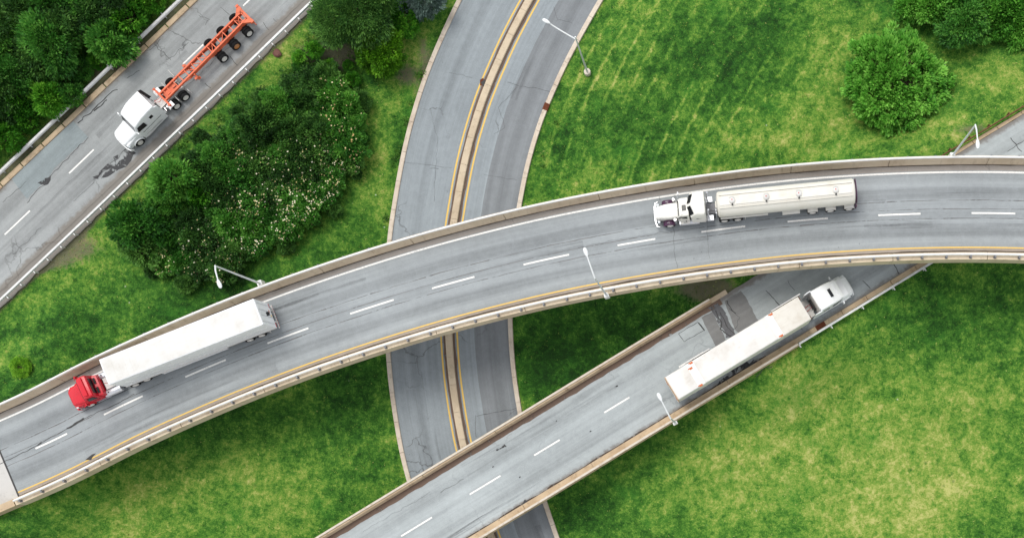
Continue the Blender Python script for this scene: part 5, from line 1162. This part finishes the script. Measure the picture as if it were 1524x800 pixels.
for i, (x, y, r) in enumerate(((470, 76, .75), (492, 98, .6), (482, 118, .7), (447, 88, .65), (505, 62, .5), (525, 118, .7), (518, 98, .5))): stand(bushes[0], USED, x, y, r, 1.0, 'small bright bush by the bare grey soil above the thicket', 'small bushes by the bare soil', rnd=PR)
# --- group at the top middle
t1 = plant('tree', 80, 2.9, 4.4, 'tree', 'dark feathery tree at the top edge left of the yellow-green bush', None, LV_DARK, ncl=150, nlf=70, ln=.3, wd=.16, stems=1, z0=.6, spike=1.0); stand(t1, USED, 536, 22, 2.9, 1.0, rnd=PR)
stand(t1, USED, 498, 30, 2.2, 1.0, 'dark feathery tree beside the bare soil at the top edge', rnd=PR)
stand(t1, USED, 560, -24, 2.6, 1.2, 'dark feathery tree cut by the top edge left of the blue spruce', rnd=PR)
t2 = plant('bush', 81, 2.15, 3.2, 'bush', 'round yellow-green bush at top centre near the road', None, LV_YEL, ncl=150, nlf=70, ln=.26, wd=.22, stems=4, lump=.12, clr=.2, shell=(.75, 1.0)); stand(t2, USED, 564, 72, 2.25, 1.0, rnd=PR)
t3 = plant('bush', 82, 1.6, 2.4, 'bush', 'small bright green bush touching the blue spruce', None, LV_BRIGHT, ncl=110, nlf=60, ln=.26, wd=.24, stems=4, lump=.15, clr=.22, shell=(.7, 1.0)); stand(t3, USED, 596, 27, 1.55, 1.0, rnd=PR)
t4 = plant('spruce_tree', 83, 2.1, 4.6, 'tree', 'blue-grey spruce at the top edge beside the road', None, LV_BLUE, ncl=150, nlf=70, ln=.30, wd=.12, stems=1, z0=.4, spike=1.4, clr=.2); stand(t4, USED, 628, -2, 2.1, .8, rnd=PR)
# --- right side
big = plant('shrub', 90, 4.7, 3.9, 'shrub', 'huge rounded shrub with long leaves alone on the grass at upper right', None, LV_BIG, ncl=420, nlf=46, ln=.40, wd=.24, stems=7, lump=.22, spike=.9, clr=.10, shell=(.62, 1.0), z0=.1)
q = P(1332, 119, 3.2); big.location = (q.x, q.y, hz(q.x, q.y)); big.scale = (1.0, 1.06, 1.0); big.rotation_euler = (0, 0, 0.6)
tr_ = plant('bush', 91, 2.3, 3.6, 'bush', 'leafy green bush of the row at the top right corner', 'bushes at the top right corner', LV_BIG, ncl=140, nlf=50, ln=.4, wd=.22, stems=4, spike=.9)
for x, y, r in ((1358, 6, 1.5), (1385, 2, 1.8), (1408, 10, 1.5), (1470, 8, 2.0), (1500, 14, 2.0), (1520, 40, 1.6), (1492, 38, 1.3), (1440, -14, 2.2), (1545, 14, 2.2), (1400, -22, 2.2), (1490, -26, 2.4)): stand(tr_, USED, x, y, r, 1.0, rnd=PR)
o = stand(woods[2], USED, 1436, 32, 2.2, .75, 'darker bush bulging down from the row at the top right corner', rnd=PR); del o['group']; o['category'] = 'bush'; o.name = 'bush'
stand(t2, USED, 1460, 15, .62, 1.6, 'small yellow-green sprig among the bushes at the top right corner', rnd=PR)
# --- ragged outer shrubs of the thicket and two pale plants by the overpass
for x, y in ((298, 206), (354, 168), (446, 98), (536, 150), (540, 205), (530, 258), (498, 312), (425, 366), (352, 408), (276, 420), (226, 404), (186, 366), (276, 238), (180, 326), (392, 146)): stand(td[PR.randrange(3)], USED, x, y, PR.uniform(.5, .95), 1.0, 'small straggling shrub around the rim of the large thicket', 'small shrubs round the thicket', rnd=PR)
stand(t2, USED, 29, 547, 1.0, .45, 'low pale yellow-green bush at the far left edge above the red truck', rnd=PR)
# --- loose undergrowth: nobody could count it
rng = np.random.default_rng(5)
def under(polys, name):
    pts = []
    for poly, dens in polys:
        px_ = np.array(poly, float); lo, hi = px_.min(0), px_.max(0); n = int(dens * (hi[0] - lo[0]) * (hi[1] - lo[1]) / 180)
        for x, y in rng.uniform(lo, hi, (n, 2)):
            if inside(x, y, poly) and mnoise.noise((x * .05, y * .05, 1)) > -.15: pts.append((x, y))
    W3 = np.array([P(x, y, 3.0)[:2] for x, y in pts]); base = np.c_[W3, height(W3[:, 0], W3[:, 1])]; k = 16
    n = len(base) * k; pos = np.repeat(base, k, 0) + rng.normal(size=(n, 3)) * np.array([.16, .16, 0]); pos[:, 2] += rng.random(n) * .35
    ax = rng.normal(size=(n, 3)) * np.array([1, 1, .5]) + np.array([0, 0, .5]); ln_ = .14 + .16 * rng.random(n)
    me = leaf_mesh(name, pos, ax, np.tile([0, 0, 1.0], (n, 1)) + rng.normal(size=(n, 3)) * .4, ln_, ln_ * .26, np.clip(np.repeat(rng.normal(.5, .2, len(base)), k) + rng.normal(0, .12, n), 0, 1), LV_UNDER)
    o = bpy.data.objects.new(name, me); COL.objects.link(o); return tag(o, kind='stuff')
under([(WPOLY, 9), ([(255, -10), (262, 6), (150, 112), (60, 196), (0, 252), (-60, 310), (-60, 270), (-10, 225), (96, 136), (205, 34)], 5), (TPOLY, 7), ([(200, 330), (180, 320), (290, 205), (420, 105), (470, 72), (480, 84), (300, 206), (240, 262)], 3), ([(225, 400), (250, 420), (330, 416), (440, 352), (520, 280), (540, 200), (528, 200), (500, 290), (400, 380), (300, 410)], 3),
       ([(440, 60), (560, 40), (600, 60), (560, 110), (500, 130), (450, 110)], 2.2), ([(660, 0), (632, 60), (609, 120), (582, 206), (561, 320), (554, 320), (574, 206), (601, 120), (624, 60), (652, 0)], 2.0), ([(872, 68), (842, 124), (808, 212), (784, 300), (779, 300), (803, 212), (836, 124), (866, 68)], 2.2), ([(1345, 0), (1524, 0), (1524, 70), (1480, 50), (1430, 50), (1345, 24)], 4)], 'undergrowth')
# --- small loose things
def rock(px, py, z, r, mat, label, seed):
    bm = bmesh.new(); bmesh.ops.create_icosphere(bm, subdivisions=3, radius=r)
    for v in bm.verts: v.co *= 1 + .35 * mnoise.noise(v.co * 2.2 / r * .6 + Vector((seed, 0, 0))); v.co.z *= .6
    me = bpy.data.meshes.new('boulder'); bm.to_mesh(me); bm.free(); me.materials.append(mat); o = bpy.data.objects.new('boulder', me); COL.objects.link(o); q = P(px, py, z); o.location = (q.x, q.y, hz(q.x, q.y) + r * .2); tag(o, label, 'boulder')
rock(418, 85, 3, .42, m_flat('brown_rock', srgb(112, 78, 70), .9, .5, 3), 'reddish brown boulder in the grass beside the guardrail', 2)

# --- real blades standing in the lawns
rng = np.random.default_rng(77); n0 = 330000
bx = rng.uniform(-86, 40, n0); by = rng.uniform(-14, 58, n0)
keep = (pdist(MD, bx, by)[0] > 7.15) & (pdist(OR, bx, by)[0] > 5.6) & (pdist(RP, bx, by, S_RPE)[0] > 4.7)
bx, by = bx[keep], by[keep]; cl = np.array([mnoise.noise((x * .9, y * .9, 3.0)) + .7 * mnoise.noise((x * 2.6, y * 2.6, 8.0)) for x, y in zip(bx, by)])
keep = rng.random(len(bx)) < .5 + .7 * cl; bx, by = bx[keep], by[keep]; n = len(bx)
lt = lateral(bx, by); fr = np.abs((lt + .5 * np.array([mnoise.noise((x * .6, y * .6, 1.0)) for x, y in zip(bx, by)])) / 1.9 % 1 - .5)
band = np.sin(np.floor(lt / 1.9) * 7.3); msk = blobs(MOW_L, 1.0, bx, by)
tint = rng.normal(.46, .22, n) + .28 * blobs(DRY_L, 1.0, bx, by) - .26 * blobs(LUSH_SHADE_L, 1.0, bx, by) + msk * (.27 * (fr < .07) + .10 * band) + .25 * cl[keep]  # blades carry the same painted bridge shade as the ground
pos = np.c_[bx, by, height(bx, by) - .02]; ln_ = .10 + .20 * rng.random(n) ** 2
ax = rng.normal(size=(n, 3)) * np.array([.8, .8, .2]) + np.array([0, 0, .55])
me = leaf_mesh('grass', pos, ax, rng.normal(size=(n, 3)) * .5 + np.array([0, 0, 1.0]), ln_, ln_ * .13, np.clip(tint, 0, 1), m_blades())
o = bpy.data.objects.new('grass', me); COL.objects.link(o); tag(o, kind='stuff')
